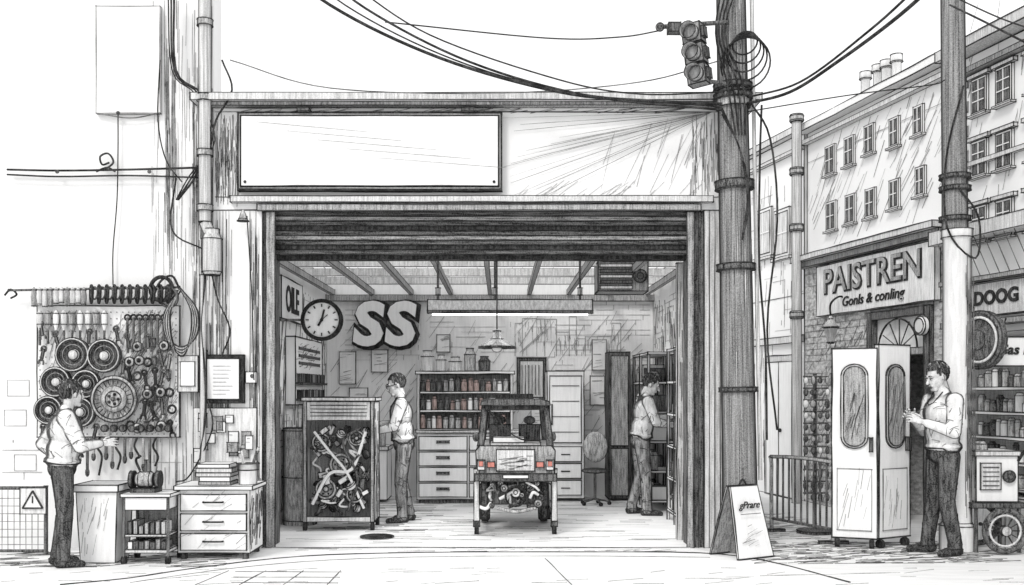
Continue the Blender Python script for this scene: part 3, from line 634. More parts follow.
# right side shelving
def rack(y0,y1,ht,seed,dp):
    a=M('storage_rack',d=12.5); random.seed(seed); x1=IR-.004; x0=IR-dp
    for yy in(y0,(y0+y1)/2,y1-.03):
        for x in(x0,x1-.03): a.box(x,x+.03,yy,yy+.03,0,ht,LG,1.2)
    n=6
    for j in range(n):
        z=.12+j*(ht-.15)/(n-1); a.box(x0+.002,x1-.002,y0-.02,y1,z,z+.03,WHITE,1)
        q=y0+.03
        while q<y1-.12 and j<n-1:
            wd=U(.08,.2); h=U(.1,.26)
            if R()<.85: 
                if R()<.5: a.box(x0+U(.02,.08),x1-.06,q,q+wd,z+.032,z+.03+h,random.choice((LG,MG,DG,WHITE)),.9)
                else: a.lathe((x0+.1,q+wd/2,z+.032),(0,0,1),[(wd*.4,0),(wd*.4,h*.8),(wd*.25,h)],random.choice((MR,WR,DR)),12,(0,1,2))
            q+=wd+.02
    a.build()
rack(11.3,12.35,2.1,9,.24); rack(13.15,14.6,2.1,10,.36)
a=M('tall_panel'); a.box(IR-.42,IR-.02,10.62,10.68,0,2.95,LG,1.2); a.hatch((IR-.41,10.615,0),(.38,0,0),(0,0,2.9),100,(.2,.6),1.57,.6,INKM,.05); a.build()
a=M('wall_poster',d=11.5); a.T=Matrix.Translation((IR-.03,11.6,2.15))@Matrix.Rotation(-.06,4,'X'); a.box(-.03,0,0,1.1,0,.5,DG,1.2); a.box(-.036,-.031,.08,1.02,.05,.45,MG,1); a.build()
a=M('dark_locker',d=13.8); y=14.4; a.box(X(609,y),X(630,y),y,y+.5,.03,Z(352,y),DG,1.2); a.box(X(611,y),X(628,y),y-.02,y-.002,.8,Z(356,y),MG,1); a.box(X(611,y),X(628,y),y-.02,y-.002,.08,.76,MG,1); a.build()
a=M('office_chair',d=13.8); c=Vector((X(595,13.9),13.9,0)); a.cyl(c+Vector((0,0,.08)),c+Vector((0,0,.45)),.02,DG); a.ball(c+Vector((0,0,.48)),(.2,.2,.04),DR); a.ball(c+Vector((.02,.16,.8)),(.18,.04,.22),MR)
for i in range(5): t=i*1.257; a.cyl(c+Vector((0,0,.09)),c+Vector((.2*math.cos(t),.2*math.sin(t),.05)),.012,DG,ink=0); a.ball(c+Vector((.2*math.cos(t),.2*math.sin(t),.03)),.03,BK)
a.build()
# ---------------------------------------------------------------- poles, cables, traffic light
UP=empty('utility_pole'); y=9.93
a=M('mast',UP,9.7); p0=Vector((X(741,y),y,0)); p1=Vector((X(731,y),y,Z(0,y))); dr=(p1-p0).normalized()
pt=lambda v:p0+(p1-p0)*((Z(v,y))/(Z(0,y)))
a.lathe(p0,dr,[(.175,0),(.168,1.2),(.158,3),(.145,5.4),(.12,8)],POLE,28,())
for i in range(110):
    t=U(4.6,6.0) if i%2 else U(3.3,6.0); h=U(.1,5); e=Vector((math.cos(t),math.sin(t),0)); L=U(.3,1); a.line(p0+dr*h+e*(.171-.005*h),p0+dr*(h+L)+e*(.171-.005*(h+L)),.5,LG if i%5==0 else INK)
for v,h in((98,.06),(88,.06),(186,.09),(268,.07),(390,.05)): q=pt(v); a.lathe(q-dr*h/2,dr,[(.17,0),(.19,.01),(.19,h),(.17,h+.01)],DR,28,(1,2),1.2)
a.lathe(pt(108),dr,[(.17,0),(.17,.12)],MR,28,(0,1)); a.build()
a=M('pole_conduits',UP,9.7)
a.tube([pt(v)+Vector((.2,-.02,0)) for v in(-20,60,140,260,380,480)],.02,PIPE,8); a.tube([pt(v)+Vector((.26+.03*math.sin(v*.02),-.0,0)) for v in(105,160,260,350,440)],.011,INK)
a.tube([pt(105)+Vector((.15,-.1,0)),pt(140)+Vector((.35,-.05,0)),pt(220)+Vector((.42,0,0)),pt(330)+Vector((.3,0,0)),pt(430)+Vector((.38,0,0))],.01,INK)
for k in range(5):
    c=pt(50+k*5)+Vector((.08,-.2,0)); a.ring(c,(.5,1,.1*k-.2),.12+.03*k,.009,INK,26,5)
for k in range(4): a.tube([pt(-10)+Vector((-.12+.05*k,-.19,0)),pt(40)+Vector((-.2+.03*k,-.19,0)),pt(90)+Vector((-.1+.05*k,-.2,0)),pt(140)+Vector((-.02+.03*k,-.18,0))],.009,INK)
a.build()
TL=empty('traffic_light'); y=9.75
a=M('housing',TL,9.6); a.T=Matrix.Translation(W(696,55,y))@Matrix.Rotation(-.12,4,'Y')@Matrix.Rotation(-.5,4,'Z')
for i in range(3):
    z=.2-i*.2; a.box(-.09,.09,-.08,.08,z-.09,z+.09,MG,1.2); a.lathe((0,-.08,z),(0,-1,0),[(.075,0),(.08,.12),(.075,.12),(.07,.01)],MR,18,(0,1)); a.lathe((0,-.08,z),(0,-1,0),[(.066,.004),(.05,.02),(.01,.028)],LG,16)
    a.box(.09,.12,-.05,.05,z-.05,z+.05,DG,.8)
a.build()
a=M('bracket',TL,9.6); a.cyl(W(660,27,y),W(728,22,y),.022,DG); a.cyl(W(700,80,y),W(728,84,y),.02,DG); a.ball(W(660,27,y),.045,DR); a.box(X(668,y),X(680,y),y-.05,y+.05,Z(33,y),Z(24,y),DG,1); a.cyl(W(697,27,y),W(697,36,y),.02,DG); a.build()
a=M('overhead_cables'); y=9.75
def cab(pts,r,m=INK): a.tube([W(u,v,d if d else y) for u,v,d in pts],r,m,6,8)
cab([(250,-60,0),(330,5,0),(440,58,0),(560,92,0),(650,101,0),(722,104,0)],.016); cab([(310,-40,0),(365,8,0),(470,62,0),(590,96,0),(722,110,0)],.012)
cab([(345,-20,0),(430,35,0),(560,80,0),(640,94,0),(722,92,0)],.008); cab([(385,22,0),(545,38,0),(620,37,0),(663,30,0)],.007); cab([(230,60,0),(330,88,0),(500,93,0),(640,82,0),(722,60,0)],.006,INKM)
cab([(270,-60,0),(345,5,0),(455,60,0),(575,93,0),(722,107,0)],.008)
cab([(745,104,9.85),(790,92,9),(840,60,8),(900,15,7),(960,-40,6)],.014); cab([(745,98,9.85),(800,82,9),(870,30,7.5),(930,-25,6.5)],.010); cab([(745,112,9.85),(850,95,9.8),(930,85,9.8),(945,80,9.8)],.006)
cab([(950,5,9.8),(985,22,9),(1040,50,8.2)],.009); cab([(950,-5,9.8),(1000,18,9),(1050,35,8.2)],.007)
for i in range(14):
    e=W(500+U(-20,60),118+i*6.5,D-.02); a.line(W(712,112,D-.03),e,.45,INKM if i%3 else INKL)
for k in range(3): cab([(722,108+3*k,9.7),(740,150,9.7),(748,190+8*k,9.72),(742,240,9.74)],.009)
a.build()
a=M('street_column'); y=10.0; b=Vector((X(957,y),y,0))
a.lathe(b,(0,0,1),[(.17,0),(.17,.25),(.14,.28),(.135,3.1),(.15,3.12),(.15,3.2)],WR,24,(0,1,2,4,5)); a.lathe((X(955,y),y,3.2),(-.01,0,1),[(.125,0),(.12,.5),(.11,4)],POLE,24,(0,))
for v in(180,192,222): a.lathe((X(955,y),y,Z(v,y)),(0,0,1),[(.13,0),(.15,.01),(.15,.05),(.13,.06)],DR,24,(1,2))
a.hatch((b.x+.02,y-.142,.3),(.1,0,0),(0,0,2.7),90,(.2,.6),1.57,.6,INKM,.02)
a.tube([b+Vector((-.05,-.14,3.6)),b+Vector((.16,-.12,3.3)),b+Vector((.12,-.14,2.9)),b+Vector((-.15,-.12,3.2)),b+Vector((-.16,-.12,3.9)),b+Vector((0,-.14,4.6))],.01,INK); a.build()
# ---------------------------------------------------------------- right-hand street buildings (one street line, running back to the left)
def wallT(k):
    e=Vector((.2,-1,0)).normalized(); n=Vector((1,.2,0)).normalized(); Y0=11.98*k; o_=Vector((6.05*k-.2*Y0,Y0,0))
    T=Matrix((( e.x,n.x,0,o_.x),(e.y,n.y,0,o_.y),(0,0,1,0),(0,0,0,1))); return T
def Yk(u,k): return 6.05*k/((u-500)/1000+.2)
def S(u,k): return (11.98*k-Yk(u,k))*1.0198
def H(u,v,k): return 1.6-(v-390)/1000*Yk(u,k)
def window(a,x0,x1,z0,z1,fr=.05,mat=MG,bars=(1,1),im=1,sill=True):
    a.box(x0,x1,-.03,-.002,z0,z1,WHITE,im); a.box(x0+fr,x1-fr,-.034,-.031,z0+fr,z1-fr,mat,im*.8)
    for i in range(bars[0]): x=x0+fr+(x1-x0-2*fr)*(i+1)/(bars[0]+1); a.box(x-fr*.2,x+fr*.2,-.04,-.035,z0+fr,z1-fr,WHITE,0)
    for i in range(bars[1]): z=z0+fr+(z1-z0-2*fr)*(i+1)/(bars[1]+1); a.box(x0+fr,x1-fr,-.046,-.041,z-fr*.2,z+fr*.2,WHITE,0)
    if sill: a.box(x0-fr,x1+fr,-.06,-.003,z0-fr*.9,z0-.003,LG,im*.8)
k=1.2
TH=empty('townhouse'); a=M('walls',TH,14); a.T=wallT(k); hh=H(757,156,k)
a.box(-9,-.02,0,5,0,hh,PLAST,1); a.box(-9.1,-.022,-.12,.1,hh+.003,hh+.1,LG,1); a.box(-9.1,-.022,-.07,-.003,hh-.25,hh-.2,LG,.7)
z=H(770,345,k); a.box(-9,-.022,-.06,-.003,z,z+.1,LG,.9); z=H(770,300,k); a.line((-9,-.004,z),(0,-.004,z),.8,INKM)
a.hatch((-3,-.004,.0),(2.9,0,0),(0,0,5),150,(.2,.6),1.5,.5,INKL,.1); f=lambda x,z:(x,-.004,z); bricks(a,f,-2.8,-.05,2.5,4.9,p=.12)
a.build()
a=M('windows',TH,14); a.T=wallT(k)
for ua,ub in((757,773),(776,791),(735,750)): window(a,S(ua,k),S(ub,k),H(ub-7,257,k),H(ub-7,209,k),.05,LG,(1,1),1.2)
a.build()
a=M('door',TH,14); a.T=wallT(k); x0,x1=S(771,k),S(797,k); z1=H(785,362,k); a.box(x0-.08,x1+.08,-.06,-.003,0,z1+.1,LG,1.2); a.box(x0,x1,-.08,-.062,.02,z1,WHITE,1.1); a.line(((x0+x1)/2,-.085,.02),((x0+x1)/2,-.085,z1),1); a.ball(((x0+x1)/2+.07,-.1,1),.03,BK); a.build()
a=M('drain_pipe',d=13); a.T=wallT(k); s1=S(811,k); a.cyl((s1,-.22,0),(s1,-.22,H(801,128,k)),.07,PIPE)
for v in(128,180,235,320): z=H(801,v,k); a.lathe((s1,-.22,z),(0,0,1),[(.09,0),(.1,.02),(.1,.08),(.09,.1)],MR,16,(0,1,2,3))
a.build()
BS=empty('brick_shop'); a=M('walls',BS,12); a.T=wallT(k); sE=S(948,k); zt=3.42; sU=S(958,k)
dx0,dx1,dz=S(871,k),S(934,k),2.58
a.box(0,dx0,0,4,0,zt,BRW,.8); a.box(dx1,sE,0,4,0,zt,BRW,.8); a.box(dx0+.002,dx1-.002,0,4,dz,zt-.002,BRW,.5); a.box(dx0+.002,dx1-.002,.9,1,0,dz-.002,DG,.5)
f=lambda x,z:(x,-.004,z); bricks(a,f,0,dx0-.1,0.05,2.6,.085,.24,.85,.5,INKM); bricks(a,f,dx1+.1,sE,.05,2.6,.085,.24,.85,.5,INKM); bricks(a,f,0,sE,2.65,zt,.085,.24,.85,.5,INKM)
a.hatch((0,-.005,0),(dx0,0,0),(0,0,2.6),140,(.1,.3),.8,.5,INKM,.2); a.build()
a=M('upper_storeys',BS,12); a.T=wallT(k); hu=H(805,134,k)
a.box(0,sU,.04,5,zt+.09,hu,PLAST,1); a.box(-.05,sU,-.12,.1,hu+.003,hu+.1,WHITE,1.2); a.box(0,sU,-.05,.037,hu-.16,hu-.1,LG,.7); a.line((0,.03,hu-.42),(sU,.03,hu-.42),.6,INKL)
a.hatch((0,.034,zt+.15),(sU,0,0),(0,0,1.6),150,(.15,.5),.9,.4,INKL,.2); a.build()
a=M('windows',BS,12); a.T=wallT(k)@Matrix.Translation((0,.038,0))
for us,vs in(((829,848,868,893,917),(160,151,139,132,120)),((830,849,869,893,919),(216,209,203,194,181))):
    for u,v in zip(us,vs):
        c=S(u,k); wd=S(u+4.6,k)-S(u-4.6,k); z=H(u,v,k); hz=.0145*Yk(u,k); window(a,c-wd/2,c+wd/2,z-hz,z+hz,.028,DG,(1,1),.8)
a.build()
a=M('chimneys',BS,12); a.T=wallT(k)
for u in(845,857,865,875): c=S(u,k); a.lathe((c,.3,hu+.05),(0,0,1),[(.06,0),(.06,.42),(.08,.43),(.075,.52)],WR,12,(0,1,2,3))
a.build()
a=M('cornice',BS,12); a.T=wallT(k); a.box(-.05,sE+.0,-.2,.1,zt+.003,zt+.08,LG,1.2); a.box(-.02,sE+.0,-.12,-.003,zt-.08,zt-.002,MG,1); a.build()
a=M('shop_sign',BS,12); a.T=wallT(k); z0,z1=2.62,3.3; xs,xe=S(822,k),S(941,k); xm=(S(826,k)+S(934,k))/2
a.box(xs,xe,-.08,-.006,z0,z1,LGd,1.2); 
a.text('PAISTREN',BK,.46,(xm,-.085,z0+.43),off=.018,sx=1.08,spacing=1.03); a.text('PAISTREN',MG,.46,(xm-.012,-.095,z0+.44),off=.002,sx=1.08,spacing=1.03); a.text('Gonls & conling',BK,.18,(xm+.05,-.087,z0+.14),off=.003,sx=1.2,skew=.2); a.build()
a=M('doorway',BS,12); a.T=wallT(k)
a.box(dx0+.003,dx0+.1,-.06,.12,0,dz-.003,DG,1.2); a.box(dx1-.1,dx1-.003,-.06,.12,0,dz-.003,DG,1.2); a.box(dx0+.102,dx1-.102,-.06,.12,dz-.1,dz-.003,DG,1.2); a.box(dx0+.102,dx1-.102,-.04,.1,2.02,2.1,MG,1)
xm=(dx0+dx1)/2; rr=min((dx1-dx0)/2-.12,.4)
a.pl([(xm+rr*math.cos(t),-.05,2.1+rr*.9*math.sin(t)) for t in [math.pi*i/16 for i in range(17)]],1.6); a.box(dx0+.102,dx1-.102,.03,.04,2.102,dz-.102,WHITE,0)
for i in range(1,6): t=math.pi*i/6; a.line((xm,-.02,2.1),(xm+rr*math.cos(t),-.02,2.1+rr*.9*math.sin(t)),1)
a.box(dx0+.102,xm-.01,.05,.09,.02,2.018,MG,1); a.box(dx0+.2,xm-.1,.035,.048,.9,1.9,LG,1); a.box(xm+.3,dx1-.102,.1,.14,.02,2.018,LG,1); a.build()
a=M('wall_lantern',d=12); a.T=wallT(k); s1=S(848,k); z=H(841,335,k); a.tube([(s1,0,z+.45),(s1,-.12,z+.5),(s1,-.25,z+.4),(s1,-.25,z+.22)],.014,INK); a.lathe((s1,-.25,z-.12),(0,0,1),[(.04,0),(.05,.01),(.1,.2),(.12,.21),(.03,.32),(.02,.36)],LG,6,(0,1,2,3,4),1.6); a.build()
a=M('round_sign',d=11); a.T=wallT(k); s1=S(929,k); z=H(927,326,k); a.lathe((s1,-.07,z),(0,-1,0),[(.11,0),(.11,.05),(.085,.06)],WR,20,(0,1,2),1.2); a.build()
# corner building at right, upper storeys over the parts shop
CB=empty('corner_building'); a=M('walls',CB,11); a.T=wallT(k); x0=sU+.002; hh=H(962,62,k); a.box(x0,x0+8,-.02,6,3.38,hh,PLAST,1.2); a.box(x0-.05,x0+8,-.25,.1,hh+.01,hh+.12,LG,1.2); a.box(x0,x0+8,-.12,-.023,hh-.2,hh-.14,MG,1)
for i in range(12): zz=3.4+(hh-3.6)*i/12; a.box(x0+.01,x0+(.2 if i%2 else .13),-.035,-.023,zz+.01,zz+(hh-3.6)/12-.01,LG,.5,INKM)
a.box(x0+.21,x0+8,-.07,-.023,4.0,4.05,LG,.8); a.hatch((x0,-.025,3.4),(2.5,0,0),(0,0,2.4),110,(.15,.4),1.3,.45,INKL,.2); a.build()
a=M('windows',CB,11); a.T=wallT(k)@Matrix.Translation((0,-.022,0))
for u in(983,1008,1040):
    for v in(85,150,218):
        c=S(u,k); z=H(1008,v,k); window(a,c-.12,c+.12,z-.19,z+.19,.025,DG,(1,2),.9); a.box(c-.17,c+.17,-.05,-.003,z+.2,z+.24,LG,.8)
a.build()
# parts shop at far right edge
PS=empty('parts_shop'); a=M('walls',PS,10.5); a.T=wallT(k); x0=sE+.01; a.box(x0,x0+5,0,4,0,.5,LGd,1); a.box(x0,x0+5,1.2,4,.502,2.198,LG,.5); a.box(x0,x0+.15,0,1.198,.502,2.198,LG,1); a.box(x0,x0+5,0,4,2.2,3.2,PLAST,1)
a.box(x0+.002,x0+5,-.25,-.003,3.2,3.35,LG,1.2); a.box(x0,x0+5,-.1,-.003,2.28,2.34,MG,1); a.box(x0,x0+5,-.12,-.003,2.75,2.8,MG,1)
for i in range(14): a.line((x0+.1+i*.15,-.005,2.8),(x0+.1+i*.15,-.2,3.2),.8,INKM)
a.build()
a=M('fascia_sign',PS,10.5); a.T=wallT(k); a.box(x0+.15,x0+4,-.06,-.005,2.38,2.72,LG,1.2); a.text('DOOG',BK,.2,(S(1001,k),-.066,2.56),off=.008,sx=1.1); a.build()
a=M('goods_shelf',d=10.4); a.T=wallT(k); random.seed(12)
for z in(.55,.82,1.08,1.34,1.6):
    a.box(x0+.2,x0+3,.1,.5,z,z+.03,WHITE,1); x=x0+.25
    while x<x0+2.4: r=U(.025,.05); h=U(.08,.17); a.lathe((x+r,.2,z+.032),(0,0,1),[(r,0),(r,h),(r*.6,h+.03)],random.choice((WR,MR,DR,MR)),10,(0,1,2),.8); x+=2*r+.015
a.build()
a=M('hanging_sign',d=10); y=9.9; a.box(X(993,y),X(1045,y),y-.02,y+.02,Z(366,y),Z(337,y),WHITE,1.4); a.text('Gas E',BK,.14,(X(1012,y),y-.026,Z(350,y)),off=.004,skew=.2); a.tube([(X(1000,y),y,Z(337,y)),(X(1006,y),y,Z(318,y))],.008,INK); a.build()
a=M('convex_mirror',d=9.9); c=W(981,340,9.85); a.lathe(c,(-.94,-.34,0),[(.29,-.04),(.29,.03),(.26,.05),(.2,.03),(.1,.05),(.03,.06)],DR,28,(1,2,3,4)); a.ring(c+Vector((-.04,-.03,0)),(-.94,-.34,0),.22,.014,LG,26,6); a.cyl(c,(X(957,10),10,c.z),.02,DG); a.build()
a=M('portable_generator',d=9.8); y=9.85
a.box(X(976,y),X(1018,y),y,y+.4,.5,.95,WHITE,1.4); a.box(X(974,y),X(1020,y),y-.02,y+.42,.952,1.0,LG,1.2); a.box(X(980,y),X(1000,y),y-.02,y-.002,.62,.88,LG,1)
for i in range(5): a.line((X(982,y),y-.025,.66+i*.045),(X(998,y),y-.025,.66+i*.045),1.1)
a.lathe((X(1008,y),y-.002,.75),(0,-1,0),[(.06,0),(.06,.03),(.03,.04)],DR,16,(1,2)); a.lathe((X(990,y),y+.2,1.001),(0,0,1),[(.07,0),(.07,.06),(.04,.09)],MR,14,(0,1,2))
a.box(X(970,y),X(1024,y),y-.03,y+.43,.44,.49,DG,1); a.tube([(X(1018,y),y,.9),(X(1024,y),y-.05,1.0),(X(1026,y),y,.6)],.015,BK)
c=Vector((X(997,y),y-.16,.235)); a.ring(c,(0,1,0),.2,.028,DR,30,8); a.ring(c,(0,1,0),.15,.012,LG,24,5); a.lathe(c,(0,-1,0),[(.05,-.02),(.05,.03)],MR,14,(0,1))
for i in range(12): t=i*.5236; e=Vector((math.cos(t),0,math.sin(t))); a.line(c+e*.04,c+e*.17,1.2)
for u in(976,1019):
    a.cyl((X(u,y),y,.44),(X(u,y),y,.0),.02,DG); a.cyl((X(u,y),y+.38,.44),(X(u,y),y+.38,.0),.02,DG)
a.cyl(c,c+Vector((0,.5,0)),.015,DG); a.ring(c+Vector((0,.55,0)),(0,1,0),.2,.03,DR,24,6); a.build()
# sandwich board, barrier, display rack, rolling doors
a=M('sandwich_board'); y=9.62
def leaf(a,x0,x1,yb,yt,z1,mat,th=.02):
    a.ext([(x0,yb,.01),(x1,yb,.01),(x1-.05,yt,z1),(x0+.05,yt,z1)],(0,th,0),mat,1.5)
a.T=Matrix.Translation((X(744,y),y,0))@Matrix.Rotation(.5,4,'Z'); leaf(a,-.22,.22,-.17,0,.68,WHITE); leaf(a,-.22,.22,.22,.04,.68,MG)
a.text('gPrare',BK,.095,(0,-.075,.5),off=.001,skew=.3); a.line((-.13,-.1,.42),(.12,-.1,.42),.8); a.hatch((-.18,-.16,.1),(.34,0,0),(0,.05,.25),12,(.05,.2),.3,.5,INKL); a.tube([(-.05,.02,.68),(0,.02,.74),(.05,.02,.68)],.01,INK); a.build()
a=M('crowd_barrier',d=10.6); p0=Vector((X(774,11.2),11.3,0)); p1=Vector((X(830,10.5),10.4,0)); up=Vector((0,0,1))
a.tube([p0,p0+up*.75,p0+up*.85+(p1-p0)*.06,p1+up*.85-(p1-p0)*.06,p1+up*.75,p1],.022,MR,8,4); a.cyl(p0+up*.15,p1+up*.15,.016,DG,ink=0)
for i in range(1,10): q=p0.lerp(p1,i/10); a.cyl(q+up*.15,q+up*.84,.012,DG,ink=0)
for q in(p0,p1): a.box(q.x-.15,q.x+.15,q.y-.02,q.y+.02,.0,.03,DG,1)
a.build()
a=M('accessory_rack',d=11.2); y=11.2; xc=X(815,y); a.cyl((xc,y,0),(xc,y,Z(374,y)),.02,DG); a.lathe((xc,y,0),(0,0,1),[(.2,0),(.2,.03),(.05,.05)],DG,18,(0,1)); random.seed(4)
for j in range(11):
    z=.45+j*.13; a.cyl((xc-.14,y-.03,z),(xc+.14,y-.03,z),.01,DG,ink=0)
    for i in range(4): x=xc-.12+i*.08; a.ball((x,y-.06,z-.045),(U(.02,.035),.03,U(.035,.055)),random.choice((DR,MR,DR,WR)),nu=9,nv=6)
a.build()
DC=empty('rolling_doors')
def doorleaf(name,p,q,zt):
    a=M(name,DC,10.2); d=(q-p); L=d.length; e=d.normalized(); n=Vector((-e.y,e.x,0)); a.T=Matrix(((e.x,n.x,0,p.x),(e.y,n.y,0,p.y),(0,0,1,0),(0,0,0,1)))
    a.box(0,L,0,.05,.1,zt,WHITE,1.6); m=L*.5; w2=L*.24
    def pill(g_): 
        r_=w2+g_; out=[]
        for i in range(9): t=math.pi*i/8; out.append((m+r_*math.cos(t),0,1.85-w2-.0+r_*math.sin(t)*.9))
        for i in range(9): t=math.pi+math.pi*i/8; out.append((m+r_*math.cos(t),0,1.02+w2+r_*math.sin(t)*.9))
        return out
    a.ext([(x,-.002,z) for x,_,z in pill(.025)],(0,-.012,0),LG,1.3); a.ext([(x,-.016,z) for x,_,z in pill(0)],(0,-.006,0),MG,1.2)
    a.hatch((m-w2,-.026,1.1),(2*w2,0,0),(0,0,.65),24,(.1,.4),1.3,.7,INKM,.1)
    a.box(L*.12,L*.88,-.008,-.001,.18,.8,WHITE,.8,INKM); a.hatch((L*.1,-.01,.15),(L*.8,0,0),(0,0,.7),25,(.1,.4),1.4,.4,INKL,.15)
    for x in(.05,L-.05): a.cyl((x,.025,.1),(x,.025,.06),.02,DG); a.lathe((x-.02,.025,.04),(1,0,0),[(.04,0),(.04,.04)],BK,14,(0,1))
    a.box(L-.07,L-.04,-.05,-.002,.98,1.12,DG,1); a.build()
pA=Vector((X(832,10.2),10.2,0)); pB=Vector((X(877,10.05),10.05,0)); pC=Vector((X(910,10.3),10.3,0)); doorleaf('leaf_front',pA,pB,2.02); doorleaf('leaf_side',pB+Vector((.03,.03,0)),pC,2.06)
# ---------------------------------------------------------------- people
def remesh(prims,vox,it=4):
    vs=[];fs=[]
    for pr in prims:
        if pr[0]=='c':
            _,p,q,r0,r1=pr[:5]
            for c,r in((p,r0),(q,r1)):
                v,f=usphere(c,r,None,14,10); n=len(vs); vs+=v; fs+=[tuple(i+n for i in x) for x in f]
            d=q-p
            if d.length>1e-4:
                A,B=frame(d); n=len(vs); m=14
                for c,r in((p,r0),(q,r1)):
                    for k_ in range(m): t=2*math.pi*k_/m; vs.append(c+(A*math.cos(t)+B*math.sin(t))*r)
                fs.append(tuple(n+i for i in range(m-1,-1,-1))); fs.append(tuple(n+m+i for i in range(m)))
                for k_ in range(m): fs.append((n+k_,n+(k_+1)%m,n+m+(k_+1)%m,n+m+k_))
        else:
            v,f=usphere(pr[1],pr[2],pr[3],18,12); n=len(vs); vs+=v; fs+=[tuple(i+n for i in x) for x in f]
    me=bpy.data.meshes.new('tmp'); me.from_pydata([tuple(v) for v in vs],[],fs); ob=bpy.data.objects.new('tmp',me); sc.collection.objects.link(ob)
    m=ob.modifiers.new('r','REMESH'); m.mode='VOXEL'; m.voxel_size=vox
    s=ob.modifiers.new('s','SMOOTH'); s.iterations=it; s.factor=.5
    bpy.context.view_layer.update()
    out=bpy.data.meshes.new_from_object(ob.evaluated_get(bpy.context.evaluated_depsgraph_get())); bpy.data.objects.remove(ob); return out
def sd(pr,x):
    if pr[0]=='c':
        p,q,r0,r1=pr[1:5]; d=q-p; L=d.length_squared; t=0 if L<1e-9 else max(0,min(1,(x-p).dot(d)/L)); return (x-p-d*t).length-(r0+(r1-r0)*t)
    l=x-pr[1]
    if pr[3]: l=pr[3].transposed()@l
    r=pr[2]; q=Vector((l.x/r[0],l.y/r[1],l.z/r[2])).length; return (q-1)*min(r)
def finish(me,prims,lab2mat,name,par,T):
    mats=list(dict.fromkeys(lab2mat.values()))
    for m in mats: me.materials.append(m)
    if len(mats)>1:
        for p in me.polygons:
            c=p.center; b=min(prims,key=lambda q:sd(q,c)); p.material_index=mats.index(lab2mat[b[-1]])
    for p in me.polygons: p.use_smooth=True
    me.transform(T); ob=bpy.data.objects.new(name,me); sc.collection.objects.link(ob); ob.parent=par; return ob
